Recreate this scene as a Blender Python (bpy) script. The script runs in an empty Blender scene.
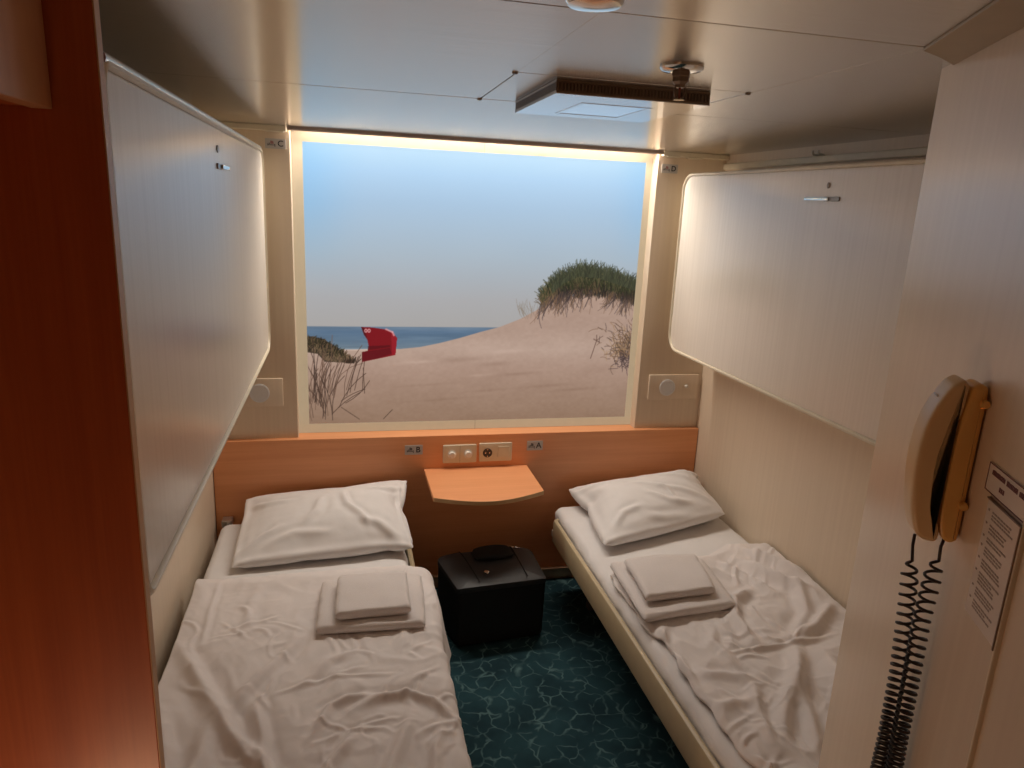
# Ferry cabin with two beds, folded berths and a backlit beach picture
PILLOW = {  # rest shapes of the two pillows: rows of x, y, z in tenths of a millimetre, upper sheet then lower sheet
'left': [
 -4275, -5681, 5034, -3958, -5653, 5066, -3484, -5627, 5082, -3008, -5603, 5087, -2536, -5576, 5124, -2064, -5541, 5145, -1597, -5505, 5184, -1168, -5492, 5201, -694, -5467, 5236, -220, -5437, 5234, 253, -5403, 5262, 726, -5363, 5306, 1199, -5312, 5306, 1563, -5238, 5186, 1995, -5376, 5298, 2309, -5411, 5331, 2626, -5434, 5341,
 -4277, -5371, 5013, -3975, -5355, 5213, -3513, -5323, 5307, -3044, -5284, 5356, -2576, -5257, 5411, -2112, -5187, 5404, -1649, -5132, 5406, -1187, -5139, 5461, -722, -5144, 5518, -250, -5134, 5549, 221, -5115, 5580, 690, -5091, 5602, 1134, -5010, 5560, 1551, -5038, 5558, 2002, -5131, 5569, 2314, -5138, 5514, 2615, -5126, 5353,
 -4287, -4911, 5062, -3989, -4901, 5279, -3550, -4889, 5485, -3088, -4868, 5593, -2623, -4847, 5667, -2160, -4802, 5699, -1693, -4763, 5707, -1226, -4767, 5768, -755, -4749, 5796, -285, -4739, 5830, 186, -4720, 5859, 651, -4721, 5907, 1105, -4692, 5897, 1559, -4719, 5884, 2012, -4705, 5751, 2296, -4686, 5594, 2585, -4663, 5361,
 -4300, -4448, 5047, -4009, -4442, 5327, -3565, -4433, 5538, -3119, -4423, 5706, -2657, -4410, 5810, -2195, -4397, 5898, -1727, -4378, 5952, -1258, -4361, 5985, -787, -4343, 6014, -314, -4328, 6045, 159, -4317, 6081, 628, -4312, 6120, 1097, -4302, 6105, 1557, -4285, 6009, 1987, -4253, 5810, 2255, -4227, 5617, 2553, -4200, 5338,
 -4312, -3986, 5058, -4023, -3979, 5339, -3580, -3973, 5565, -3139, -3963, 5745, -2683, -3953, 5883, -2220, -3943, 5982, -1749, -3928, 6039, -1281, -3917, 6115, -809, -3902, 6151, -337, -3890, 6192, 136, -3882, 6227, 610, -3870, 6231, 1082, -3854, 6189, 1542, -3828, 6070, 1963, -3798, 5850, 2223, -3773, 5640, 2504, -3739, 5339,
 -4324, -3523, 5041, -4019, -3517, 5318, -3591, -3511, 5574, -3155, -3503, 5774, -2699, -3494, 5915, -2236, -3482, 6015, -1768, -3470, 6090, -1299, -3459, 6171, -824, -3446, 6215, -353, -3435, 6263, 122, -3422, 6279, 596, -3410, 6255, 1069, -3395, 6225, 1524, -3372, 6110, 1927, -3349, 5867, 2156, -3327, 5636, 2440, -3280, 5342,
 -4337, -3061, 5056, -4026, -3054, 5324, -3598, -3050, 5572, -3167, -3042, 5776, -2714, -3031, 5923, -2249, -3020, 6027, -1780, -3008, 6104, -1310, -2996, 6175, -839, -2984, 6233, -365, -2972, 6268, 111, -2960, 6280, 586, -2948, 6284, 1061, -2936, 6265, 1516, -2922, 6152, 1879, -2909, 5851, 2059, -2892, 5586, 2331, -2830, 5368,
 -4343, -2601, 5073, -4006, -2595, 5287, -3598, -2590, 5564, -3179, -2580, 5785, -2722, -2568, 5908, -2258, -2557, 6010, -1791, -2545, 6094, -1320, -2534, 6155, -848, -2523, 6201, -375, -2510, 6243, 101, -2498, 6261, 575, -2487, 6266, 1049, -2475, 6249, 1512, -2468, 6152, 1866, -2459, 5866, 2016, -2463, 5595, 2319, -2565, 5401,
 -4334, -2153, 5112, -3992, -2143, 5253, -3615, -2133, 5565, -3192, -2120, 5781, -2731, -2106, 5886, -2262, -2097, 5966, -1793, -2085, 6034, -1320, -2079, 6072, -852, -2069, 6122, -382, -2053, 6164, 93, -2043, 6180, 567, -2031, 6189, 1041, -2022, 6185, 1499, -2017, 6112, 1915, -2042, 5887, 2171, -2080, 5699, 2443, -2120, 5413,
 -4376, -1703, 5039, -4024, -1690, 5263, -3636, -1677, 5553, -3198, -1661, 5732, -2729, -1653, 5798, -2260, -1645, 5859, -1787, -1644, 5893, -1313, -1643, 5918, -842, -1642, 5950, -373, -1642, 5968, 87, -1604, 6034, 561, -1594, 6044, 1034, -1582, 6043, 1507, -1574, 6025, 1955, -1604, 5869, 2232, -1630, 5705, 2516, -1663, 5439,
 -4402, -1255, 5098, -4088, -1241, 5290, -3656, -1225, 5492, -3188, -1222, 5568, -2717, -1225, 5613, -2248, -1219, 5667, -1775, -1226, 5686, -1301, -1227, 5709, -828, -1243, 5706, -366, -1255, 5705, 93, -1212, 5779, 563, -1187, 5817, 1032, -1157, 5854, 1507, -1144, 5850, 1977, -1152, 5787, 2271, -1178, 5654, 2577, -1202, 5432,
 -4418, -948, 5080, -4113, -939, 5254, -3650, -938, 5358, -3180, -940, 5411, -2709, -942, 5449, -2238, -942, 5487, -1765, -955, 5492, -1291, -949, 5526, -818, -966, 5524, -358, -981, 5528, 103, -976, 5549, 569, -939, 5603, 1035, -894, 5660, 1508, -872, 5678, 1982, -861, 5663, 2292, -874, 5603, 2597, -894, 5481,
 -4438, -640, 5108, -4118, -636, 5100, -3645, -626, 5158, -3171, -617, 5187, -2696, -613, 5182, -2225, -615, 5228, -1750, -616, 5225, -1277, -619, 5257, -803, -621, 5293, -333, -631, 5245, 101, -625, 5314, 571, -605, 5351, 1047, -588, 5347, 1521, -590, 5395, 1996, -587, 5418, 2312, -586, 5449, 2629, -584, 5477,
 -3963, -5359, 4919, -3488, -5339, 4843, -3014, -5311, 4841, -2541, -5286, 4841, -2070, -5253, 4857, -1611, -5182, 4929, -1169, -5206, 4894, -697, -5199, 4891, -223, -5186, 4898, 249, -5173, 4907, 720, -5139, 4922, 1187, -5085, 4960, 1617, -5026, 5013, 2040, -5124, 5043, 2339, -5129, 5152,
 -3976, -4899, 4839, -3507, -4887, 4702, -3030, -4868, 4656, -2560, -4846, 4656, -2091, -4820, 4657, -1630, -4797, 4660, -1174, -4794, 4649, -705, -4787, 4659, -231, -4771, 4664, 237, -4753, 4688, 704, -4746, 4664, 1175, -4727, 4657, 1642, -4711, 4704, 2083, -4697, 4866, 2352, -4677, 5045,
 -3987, -4439, 4821, -3523, -4424, 4651, -3046, -4407, 4622, -2575, -4386, 4624, -2105, -4368, 4627, -1640, -4345, 4629, -1179, -4337, 4627, -715, -4327, 4642, -246, -4314, 4631, 223, -4302, 4639, 692, -4292, 4629, 1163, -4278, 4634, 1633, -4264, 4653, 2075, -4243, 4802, 2317, -4221, 5028,
 -4002, -3977, 4799, -3535, -3962, 4647, -3061, -3946, 4626, -2590, -3928, 4634, -2121, -3913, 4648, -1653, -3891, 4629, -1190, -3879, 4628, -722, -3865, 4638, -260, -3854, 4631, 210, -3844, 4631, 679, -3831, 4623, 1147, -3819, 4625, 1616, -3808, 4637, 2059, -3786, 4782, 2287, -3764, 5012,
 -4020, -3514, 4806, -3552, -3500, 4646, -3076, -3484, 4627, -2603, -3469, 4639, -2133, -3456, 4632, -1666, -3437, 4638, -1198, -3423, 4631, -733, -3408, 4636, -266, -3401, 4630, 199, -3391, 4639, 664, -3371, 4648, 1131, -3362, 4641, 1595, -3360, 4641, 2031, -3338, 4759, 2245, -3310, 5000,
 -4030, -3052, 4807, -3568, -3042, 4642, -3090, -3027, 4619, -2619, -3010, 4636, -2150, -2998, 4634, -1678, -2986, 4630, -1209, -2972, 4641, -744, -2955, 4642, -279, -2944, 4641, 185, -2932, 4629, 653, -2920, 4624, 1121, -2911, 4627, 1590, -2904, 4620, 2009, -2901, 4725, 2154, -2893, 5002,
 -4032, -2591, 4814, -3578, -2583, 4646, -3105, -2569, 4629, -2634, -2553, 4638, -2163, -2540, 4624, -1690, -2526, 4620, -1221, -2515, 4625, -755, -2501, 4640, -288, -2488, 4634, 179, -2477, 4629, 648, -2466, 4624, 1118, -2462, 4631, 1588, -2451, 4636, 2009, -2475, 4753, 2184, -2516, 5022,
 -4042, -2136, 4826, -3590, -2123, 4646, -3115, -2112, 4626, -2644, -2097, 4648, -2174, -2085, 4619, -1704, -2069, 4618, -1233, -2060, 4624, -760, -2046, 4625, -292, -2031, 4632, 171, -2024, 4636, 641, -2009, 4628, 1114, -2003, 4631, 1585, -1999, 4660, 2030, -2030, 4828, 2259, -2069, 5052,
 -4059, -1685, 4845, -3606, -1660, 4665, -3132, -1650, 4639, -2658, -1637, 4623, -2187, -1621, 4619, -1717, -1609, 4623, -1245, -1599, 4629, -773, -1585, 4624, -305, -1574, 4625, 160, -1564, 4630, 632, -1553, 4649, 1105, -1545, 4677, 1573, -1550, 4760, 2014, -1580, 4926, 2268, -1620, 5134,
 -4078, -1233, 4912, -3620, -1204, 4767, -3146, -1194, 4732, -2672, -1184, 4722, -2199, -1167, 4707, -1724, -1162, 4730, -1253, -1152, 4737, -788, -1157, 4755, -325, -1157, 4776, 145, -1135, 4779, 614, -1126, 4818, 1085, -1120, 4867, 1555, -1120, 4929, 2015, -1140, 5057, 2304, -1165, 5199,
 -4099, -930, 4964, -3627, -913, 4896, -3152, -910, 4882, -2680, -908, 4883, -2209, -895, 4890, -1736, -889, 4914, -1263, -887, 4932, -794, -915, 4978, -331, -925, 5004, 128, -887, 4993, 597, -870, 5022, 1068, -851, 5050, 1541, -846, 5102, 2011, -854, 5182, 2317, -869, 5275,
],
'right': [
 9751, -5660, 5166, 10077, -5680, 5204, 10567, -5702, 5196, 11055, -5724, 5203, 11543, -5742, 5183, 12029, -5766, 5198, 12516, -5784, 5171, 13002, -5808, 5180, 13488, -5841, 5187, 13975, -5869, 5203, 14457, -5891, 5226, 14942, -5925, 5229, 15430, -5951, 5224, 15918, -5973, 5208, 16405, -6000, 5240, 16730, -6020, 5237, 17055, -6042, 5249,
 9793, -5332, 5225, 10102, -5376, 5379, 10583, -5421, 5467, 11067, -5449, 5507, 11553, -5475, 5537, 12040, -5496, 5547, 12527, -5511, 5541, 13015, -5522, 5537, 13501, -5547, 5535, 13989, -5565, 5536, 14474, -5577, 5519, 14957, -5626, 5545, 15442, -5670, 5553, 15929, -5701, 5543, 16417, -5727, 5509, 16737, -5723, 5431, 17049, -5707, 5245,
 9854, -4836, 5247, 10161, -4891, 5477, 10610, -4966, 5687, 11084, -5019, 5792, 11567, -5054, 5840, 12055, -5083, 5861, 12543, -5100, 5866, 13032, -5119, 5866, 13518, -5148, 5877, 14006, -5166, 5873, 14494, -5188, 5867, 14980, -5222, 5871, 15468, -5245, 5850, 15954, -5262, 5810, 16431, -5253, 5688, 16729, -5233, 5534, 17032, -5208, 5295,
 9924, -4341, 5266, 10219, -4404, 5549, 10649, -4486, 5802, 11109, -4551, 5960, 11590, -4593, 6031, 12075, -4629, 6076, 12562, -4657, 6101, 13051, -4683, 6110, 13538, -4711, 6123, 14027, -4730, 6112, 14515, -4762, 6130, 15004, -4778, 6102, 15490, -4787, 6053, 15969, -4784, 5952, 16430, -4760, 5779, 16717, -4738, 5594, 17010, -4709, 5331,
 10000, -3848, 5271, 10307, -3920, 5578, 10693, -4004, 5890, 11134, -4073, 6096, 11610, -4122, 6195, 12096, -4156, 6237, 12583, -4187, 6266, 13072, -4214, 6285, 13560, -4239, 6288, 14049, -4264, 6292, 14538, -4285, 6279, 15027, -4302, 6255, 15513, -4311, 6206, 15981, -4298, 6066, 16411, -4265, 5825, 16686, -4241, 5621, 16990, -4210, 5330,
 10087, -3364, 5358, 10372, -3432, 5625, 10739, -3519, 5959, 11169, -3586, 6182, 11631, -3642, 6329, 12117, -3676, 6380, 12606, -3704, 6394, 13095, -3730, 6405, 13584, -3756, 6415, 14073, -3779, 6414, 14561, -3801, 6402, 15050, -3820, 6384, 15528, -3824, 6301, 15975, -3806, 6111, 16398, -3773, 5864, 16674, -3746, 5661, 16967, -3710, 5343,
 10177, -2873, 5391, 10447, -2945, 5670, 10782, -3036, 6043, 11188, -3106, 6291, 11659, -3150, 6403, 12143, -3183, 6455, 12631, -3209, 6463, 13119, -3235, 6475, 13608, -3260, 6479, 14097, -3284, 6483, 14586, -3307, 6473, 15075, -3329, 6468, 15551, -3338, 6393, 15967, -3320, 6160, 16371, -3296, 5881, 16629, -3272, 5668, 16927, -3214, 5391,
 10309, -2405, 5448, 10597, -2533, 5662, 10881, -2590, 6043, 11216, -2631, 6352, 11685, -2657, 6434, 12171, -2685, 6458, 12656, -2711, 6486, 13144, -2736, 6493, 13633, -2761, 6494, 14122, -2785, 6516, 14610, -2810, 6515, 15098, -2832, 6506, 15580, -2849, 6452, 16029, -2851, 6277, 16432, -2842, 5999, 16639, -2833, 5768, 16830, -2730, 5441,
 10240, -2173, 5407, 10501, -2149, 5739, 10793, -2149, 6138, 11228, -2150, 6326, 11709, -2165, 6391, 12196, -2189, 6410, 12683, -2215, 6435, 13171, -2242, 6435, 13659, -2264, 6456, 14147, -2291, 6459, 14635, -2315, 6466, 15121, -2337, 6465, 15606, -2354, 6460, 16059, -2367, 6315, 16405, -2352, 5979, 16535, -2359, 5743, 16521, -2372, 5530,
 10159, -1682, 5455, 10400, -1676, 5783, 10786, -1659, 6098, 11250, -1661, 6241, 11736, -1680, 6278, 12224, -1703, 6301, 12710, -1733, 6309, 13199, -1760, 6306, 13685, -1779, 6336, 14173, -1807, 6333, 14660, -1829, 6339, 15144, -1854, 6338, 15631, -1878, 6334, 16098, -1894, 6290, 16384, -1885, 5954, 16541, -1898, 5679, 16829, -1998, 5493,
 10096, -1189, 5520, 10356, -1182, 5778, 10793, -1173, 5998, 11277, -1193, 6053, 11764, -1212, 6086, 12251, -1238, 6105, 12736, -1276, 6094, 13223, -1308, 6090, 13710, -1330, 6106, 14199, -1361, 6106, 14685, -1380, 6118, 15169, -1411, 6106, 15655, -1427, 6111, 16140, -1447, 6107, 16584, -1481, 6012, 16776, -1515, 5778, 16819, -1531, 5468,
 10053, -860, 5542, 10331, -865, 5739, 10808, -872, 5836, 11295, -891, 5882, 11782, -918, 5902, 12269, -954, 5899, 12754, -987, 5893, 13241, -1021, 5888, 13728, -1053, 5886, 14216, -1082, 5893, 14703, -1109, 5893, 15187, -1133, 5891, 15674, -1151, 5898, 16160, -1174, 5896, 16645, -1203, 5883, 16918, -1257, 5780, 17076, -1366, 5528,
 10061, -584, 5680, 10336, -553, 5586, 10823, -572, 5571, 11311, -600, 5556, 11798, -632, 5567, 12284, -670, 5572, 12771, -698, 5545, 13258, -727, 5542, 13746, -758, 5556, 14233, -786, 5553, 14722, -817, 5560, 15210, -845, 5549, 15697, -883, 5568, 16185, -926, 5561, 16672, -966, 5584, 16996, -1001, 5577, 17157, -1099, 5434,
 10103, -5357, 5044, 10583, -5389, 4944, 11069, -5414, 4911, 11555, -5445, 4874, 12042, -5470, 4866, 12531, -5494, 4856, 13019, -5517, 4863, 13507, -5537, 4873, 13995, -5555, 4888, 14481, -5577, 4902, 14966, -5604, 4918, 15452, -5631, 4926, 15940, -5656, 4961, 16427, -5686, 5008, 16747, -5701, 5089,
 10151, -4861, 4991, 10615, -4902, 4809, 11094, -4939, 4708, 11580, -4976, 4667, 12068, -5002, 4661, 12555, -5026, 4654, 13043, -5050, 4642, 13531, -5074, 4647, 14020, -5097, 4648, 14508, -5119, 4664, 14994, -5136, 4697, 15483, -5160, 4717, 15970, -5180, 4774, 16452, -5196, 4878, 16757, -5201, 5022,
 10202, -4364, 4980, 10651, -4408, 4758, 11126, -4446, 4642, 11611, -4479, 4626, 12095, -4502, 4623, 12582, -4527, 4618, 13069, -4550, 4626, 13557, -4576, 4622, 14044, -4599, 4623, 14531, -4622, 4621, 15018, -4641, 4627, 15507, -4665, 4635, 15993, -4685, 4704, 16469, -4697, 4835, 16763, -4701, 5001,
 10265, -3872, 4987, 10681, -3912, 4715, 11159, -3947, 4630, 11638, -3980, 4625, 12124, -4006, 4623, 12609, -4031, 4635, 13096, -4054, 4623, 13581, -4078, 4626, 14068, -4105, 4619, 14552, -4124, 4637, 15039, -4146, 4625, 15526, -4168, 4635, 16014, -4187, 4666, 16483, -4200, 4806, 16761, -4203, 5001,
 10331, -3381, 5000, 10716, -3418, 4687, 11187, -3459, 4629, 11667, -3486, 4638, 12154, -3513, 4625, 12638, -3538, 4621, 13123, -3560, 4633, 13608, -3582, 4627, 14094, -3607, 4630, 14578, -3628, 4626, 15063, -3650, 4623, 15548, -3674, 4627, 16034, -3692, 4635, 16488, -3704, 4801, 16743, -3706, 5027,
 10476, -2920, 5080, 10778, -2938, 4717, 11223, -2970, 4653, 11693, -2994, 4641, 12177, -3017, 4636, 12663, -3040, 4627, 13148, -3062, 4619, 13634, -3086, 4628, 14117, -3111, 4637, 14601, -3136, 4627, 15084, -3155, 4625, 15571, -3176, 4625, 16055, -3195, 4624, 16501, -3207, 4790, 16735, -3207, 5030,
 10582, -2469, 5159, 10800, -2471, 4763, 11250, -2490, 4640, 11723, -2502, 4631, 12202, -2527, 4642, 12685, -2545, 4634, 13171, -2568, 4619, 13655, -2591, 4632, 14138, -2619, 4634, 14624, -2640, 4628, 15105, -2660, 4621, 15592, -2683, 4618, 16075, -2702, 4641, 16513, -2717, 4789, 16664, -2731, 5080,
 10460, -2079, 5100, 10794, -2019, 4772, 11256, -2002, 4644, 11738, -2012, 4645, 12222, -2030, 4637, 12706, -2048, 4622, 13192, -2069, 4620, 13677, -2093, 4628, 14163, -2120, 4633, 14649, -2146, 4630, 15137, -2168, 4643, 15617, -2189, 4638, 16094, -2213, 4641, 16429, -2260, 4871, 16520, -2300, 5172,
 10393, -1616, 5153, 10791, -1544, 4864, 11261, -1517, 4737, 11748, -1526, 4709, 12237, -1536, 4678, 12725, -1555, 4672, 13213, -1574, 4670, 13701, -1600, 4681, 14187, -1625, 4671, 14674, -1652, 4674, 15160, -1675, 4664, 15647, -1701, 4674, 16126, -1741, 4703, 16518, -1821, 4886, 16655, -1893, 5168,
 10345, -1137, 5242, 10793, -1082, 5043, 11280, -1074, 4968, 11768, -1077, 4931, 12256, -1092, 4912, 12745, -1109, 4893, 13235, -1126, 4887, 13724, -1148, 4882, 14211, -1179, 4887, 14698, -1202, 4887, 15188, -1230, 4886, 15673, -1275, 4903, 16160, -1323, 4934, 16620, -1399, 5028, 16854, -1491, 5211,
 10336, -831, 5369, 10807, -821, 5264, 11295, -826, 5213, 11783, -830, 5176, 12270, -843, 5156, 12759, -865, 5148, 13248, -889, 5144, 13736, -910, 5135, 14225, -944, 5147, 14713, -965, 5141, 15202, -1002, 5153, 15688, -1047, 5162, 16175, -1092, 5184, 16654, -1150, 5243, 16928, -1208, 5331,
],
}
COVE, CTILT, LOW_FILL = 18, 0.9, 3.4
import bpy, bmesh, math, random
import numpy as np
from mathutils import Vector, Matrix, noise
random.seed(7); RNG = np.random.default_rng(11)
SC = bpy.context.scene
COL = SC.collection
PI = math.pi
def srgb(r, g, b):
    f = lambda c: (c/255/12.92) if c/255 <= .04045 else ((c/255+.055)/1.055)**2.4
    return (f(r), f(g), f(b), 1.0)

# ------------------------------------------------------------------ materials
MATS = {}
def new_mat(name):
    m = bpy.data.materials.new(name); m.use_nodes = True
    nt = m.node_tree; return m, nt, nt.nodes['Principled BSDF']
def N(nt, kind, **kw):
    n = nt.nodes.new(kind)
    for k, v in kw.items(): setattr(n, k, v)
    return n
def coords(nt, scale=(1, 1, 1), rot=(0, 0, 0)):
    tc = N(nt, 'ShaderNodeTexCoord'); mp = N(nt, 'ShaderNodeMapping')
    mp.inputs['Scale'].default_value = scale; mp.inputs['Rotation'].default_value = rot
    nt.links.new(tc.outputs['Object'], mp.inputs['Vector']); return mp.outputs['Vector']
def mat(name, col, rough=.5, metal=0., col2=None, scale=(20, 20, 20), detail=3., lo=.3, hi=.7, bump=0., bscale=None, bdetail=4., spec=.5, coat=0., sheen=0., dist=.002, rvar=0., aniso=0.):
    m, nt, p = new_mat(name)
    p.inputs['Roughness'].default_value = rough; p.inputs['Metallic'].default_value = metal
    p.inputs['Specular IOR Level'].default_value = spec; p.inputs['Coat Weight'].default_value = coat
    p.inputs['Sheen Weight'].default_value = sheen
    if col2 is None: col2 = tuple(c*.93 for c in col[:3])+(1,)
    no = N(nt, 'ShaderNodeTexNoise'); no.inputs['Scale'].default_value = 1; no.inputs['Detail'].default_value = detail
    nt.links.new(coords(nt, scale), no.inputs['Vector'])
    cr = N(nt, 'ShaderNodeValToRGB'); cr.color_ramp.elements[0].position = lo; cr.color_ramp.elements[1].position = hi
    cr.color_ramp.elements[0].color = col2; cr.color_ramp.elements[1].color = col
    nt.links.new(no.outputs['Fac'], cr.inputs['Fac']); nt.links.new(cr.outputs['Color'], p.inputs['Base Color'])
    if rvar:
        mr = N(nt, 'ShaderNodeMapRange'); mr.inputs['To Min'].default_value = rough-rvar; mr.inputs['To Max'].default_value = rough+rvar
        nt.links.new(no.outputs['Fac'], mr.inputs['Value']); nt.links.new(mr.outputs['Result'], p.inputs['Roughness'])
    if bump:
        nb = N(nt, 'ShaderNodeTexNoise'); nb.inputs['Scale'].default_value = 1; nb.inputs['Detail'].default_value = bdetail
        nt.links.new(coords(nt, bscale or scale), nb.inputs['Vector'])
        b = N(nt, 'ShaderNodeBump'); b.inputs['Strength'].default_value = bump; b.inputs['Distance'].default_value = dist
        nt.links.new(nb.outputs['Fac'], b.inputs['Height']); nt.links.new(b.outputs['Normal'], p.inputs['Normal'])
    if aniso:
        p.inputs['Anisotropic'].default_value = aniso
        tg = N(nt, 'ShaderNodeCombineXYZ'); tg.inputs[1].default_value = 1; nt.links.new(tg.outputs[0], p.inputs['Tangent'])
    MATS[name] = m; return m
def wood(name, dark, light, axis, rough=.35):
    m, nt, p = new_mat(name)
    sc = {'x': (1.2, 26, 26), 'z': (26, 26, 1.2)}[axis]; sf = {'x': (4, 160, 160), 'z': (160, 160, 4)}[axis]
    a = N(nt, 'ShaderNodeTexNoise'); a.inputs['Scale'].default_value = 1; a.inputs['Detail'].default_value = 5; a.inputs['Distortion'].default_value = .4
    b = N(nt, 'ShaderNodeTexNoise'); b.inputs['Scale'].default_value = 1; b.inputs['Detail'].default_value = 2
    nt.links.new(coords(nt, sc), a.inputs['Vector']); nt.links.new(coords(nt, sf), b.inputs['Vector'])
    mx = N(nt, 'ShaderNodeMix'); mx.inputs['Factor'].default_value = .35
    nt.links.new(a.outputs['Fac'], mx.inputs['A']); nt.links.new(b.outputs['Fac'], mx.inputs['B'])
    cr = N(nt, 'ShaderNodeValToRGB'); cr.color_ramp.elements[0].position = .33; cr.color_ramp.elements[1].position = .67
    cr.color_ramp.elements[0].color = dark; cr.color_ramp.elements[1].color = light
    nt.links.new(mx.outputs['Result'], cr.inputs['Fac']); nt.links.new(cr.outputs['Color'], p.inputs['Base Color'])
    p.inputs['Roughness'].default_value = rough
    MATS[name] = m; return m

CREAM = mat('cream_laminate', (.76, .63, .485, 1), .42, col2=(.73, .60, .46, 1), scale=(70, 70, 1.5), lo=.35, hi=.65)
PANEL = mat('pale_streaked_laminate', (.84, .775, .69, 1), .27, col2=(.80, .735, .65, 1), scale=(90, 90, 1.2), lo=.35, hi=.65, spec=1.)
RIM = mat('cream_plastic_edge', (.80, .72, .56, 1), .35)
BORDER = mat('cream_frame_glow', (.42, .38, .30, 1), .5)
BORDER.node_tree.nodes['Principled BSDF'].inputs['Emission Color'].default_value = (.27, .215, .14, 1); BORDER.node_tree.nodes['Principled BSDF'].inputs['Emission Strength'].default_value = 1  # glow added to the border to even out its brightness
OBLIQ = mat('beige_wall_laminate', (.86, .73, .57, 1), .27, col2=(.825, .695, .54, 1), scale=(70, 70, 1.5), spec=1.2)
CEIL = mat('brushed_ceiling_panel', (.74, .69, .615, 1), .25, metal=.85, col2=(.67, .62, .545, 1), scale=(1.5, 120, 1), lo=.3, hi=.7, spec=.6, aniso=.75)
CTRIM = mat('ceiling_edge_strip', (.45, .36, .23, 1), .45, metal=.2)
ALU = mat('satin_aluminium', (.62, .60, .57, 1), .28, metal=.9)
TRACK = mat('bronze_track', (.62, .50, .43, 1), .35, metal=.6)
CHROME = mat('chrome', (.72, .70, .66, 1), .14, metal=1.)
BRONZE = mat('dark_bronze_metal', (.26, .19, .14, 1), .32, metal=.8)
LOUV = mat('brown_louvre', (.22, .16, .12, 1), .4, metal=.4)
WHITEM = mat('pale_grey_enamel', (.80, .78, .74, 1), .25, metal=.35, spec=.9, coat=.6)
LENS = mat('frosted_white_lens', (.88, .89, .90, 1), .16, spec=1., coat=1.)
WOODX = wood('pear_wood_across_lit', (.82, .345, .15, 1), (.92, .425, .20, 1), 'x')
WOODZ = wood('pear_wood_upright_shaded', (.40, .082, .020, 1), (.52, .120, .030, 1), 'z', .38)  # same wood in two tones: headboard lightened, entrance panel darkened for shade
EDGEB = mat('lit_wood_edge_band', (.60, .34, .17, 1), .45)  # paler than the board, to carry the light on this side edge
EDGEW = mat('pale_wood_edge', (.62, .38, .17, 1), .45)
RAIL = mat('cream_bed_rail', (.64, .52, .33, 1), .42)
LINEN = mat('white_linen', (.84, .81, .795, 1), .85, col2=(.81, .78, .765, 1), scale=(12, 12, 12), bump=.25, bscale=(9, 9, 9), bdetail=5, dist=.01, sheen=.15)
COTTON = mat('white_duvet_cotton', (.86, .80, .775, 1), .85, col2=(.83, .77, .745, 1), scale=(9, 9, 9), bump=.3, bscale=(7, 7, 7), bdetail=6, dist=.012, sheen=.15)
TERRY = mat('white_terry', (.85, .79, .765, 1), .95, col2=(.78, .72, .69, 1), scale=(400, 400, 400), lo=.35, hi=.6, bump=.6, bscale=(420, 420, 420), dist=.002, sheen=.3)
CASE = mat('black_case_shell', (.009, .009, .010, 1), .6, col2=(.006, .006, .007, 1), scale=(300, 300, 300), bump=.25, bscale=(350, 350, 350), dist=.0008)
CASEM = mat('black_case_fabric', (.008, .008, .008, 1), .8)
CASET = mat('dark_grey_case_top', (.040, .040, .042, 1), .5, col2=(.033, .033, .035, 1), scale=(300, 300, 300), bump=.2, bscale=(350, 350, 350), dist=.0008)
PLATE = mat('cream_switch_plastic', (.74, .66, .50, 1), .35)
KNOB = mat('white_knob_plastic', (.80, .77, .70, 1), .3)
SOCK = mat('dark_socket_hole', (.06, .045, .035, 1), .5)
GREYL = mat('grey_lens', (.78, .78, .79, 1), .4, col2=(.74, .74, .75, 1), scale=(500, 500, 500))
SIGN = mat('grey_sign_plate', (.56, .53, .51, 1), .45)
INK = mat('dark_ink', (.025, .02, .025, 1), .6)
PICTO = mat('grey_ink', (.12, .11, .115, 1), .6)
PINK = mat('muted_red_ink', (.38, .18, .18, 1), .6)
PHONE = mat('phone_plastic_warm_lit', (.93, .56, .17, 1), .33, col2=(.90, .535, .16, 1), scale=(10, 10, 10))  # cream plastic with orange bounce light mixed into its colour
HANDSET = mat('cream_handset_plastic', (.84, .61, .33, 1), .33, col2=(.81, .585, .31, 1), scale=(10, 10, 10))
CORD = mat('dark_cord', (.030, .022, .020, 1), .45)
PAPER = mat('notice_paper', (.86, .78, .70, 1), .3)
TXT = mat('faded_print', (.40, .33, .28, 1), .6)
MAROON = mat('maroon_print', (.16, .045, .05, 1), .6)
DARK = mat('dark_shell', (.05, .04, .035, 1), .8)
DOOR = mat('cabin_door_laminate', (.50, .40, .28, 1), .5)

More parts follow.
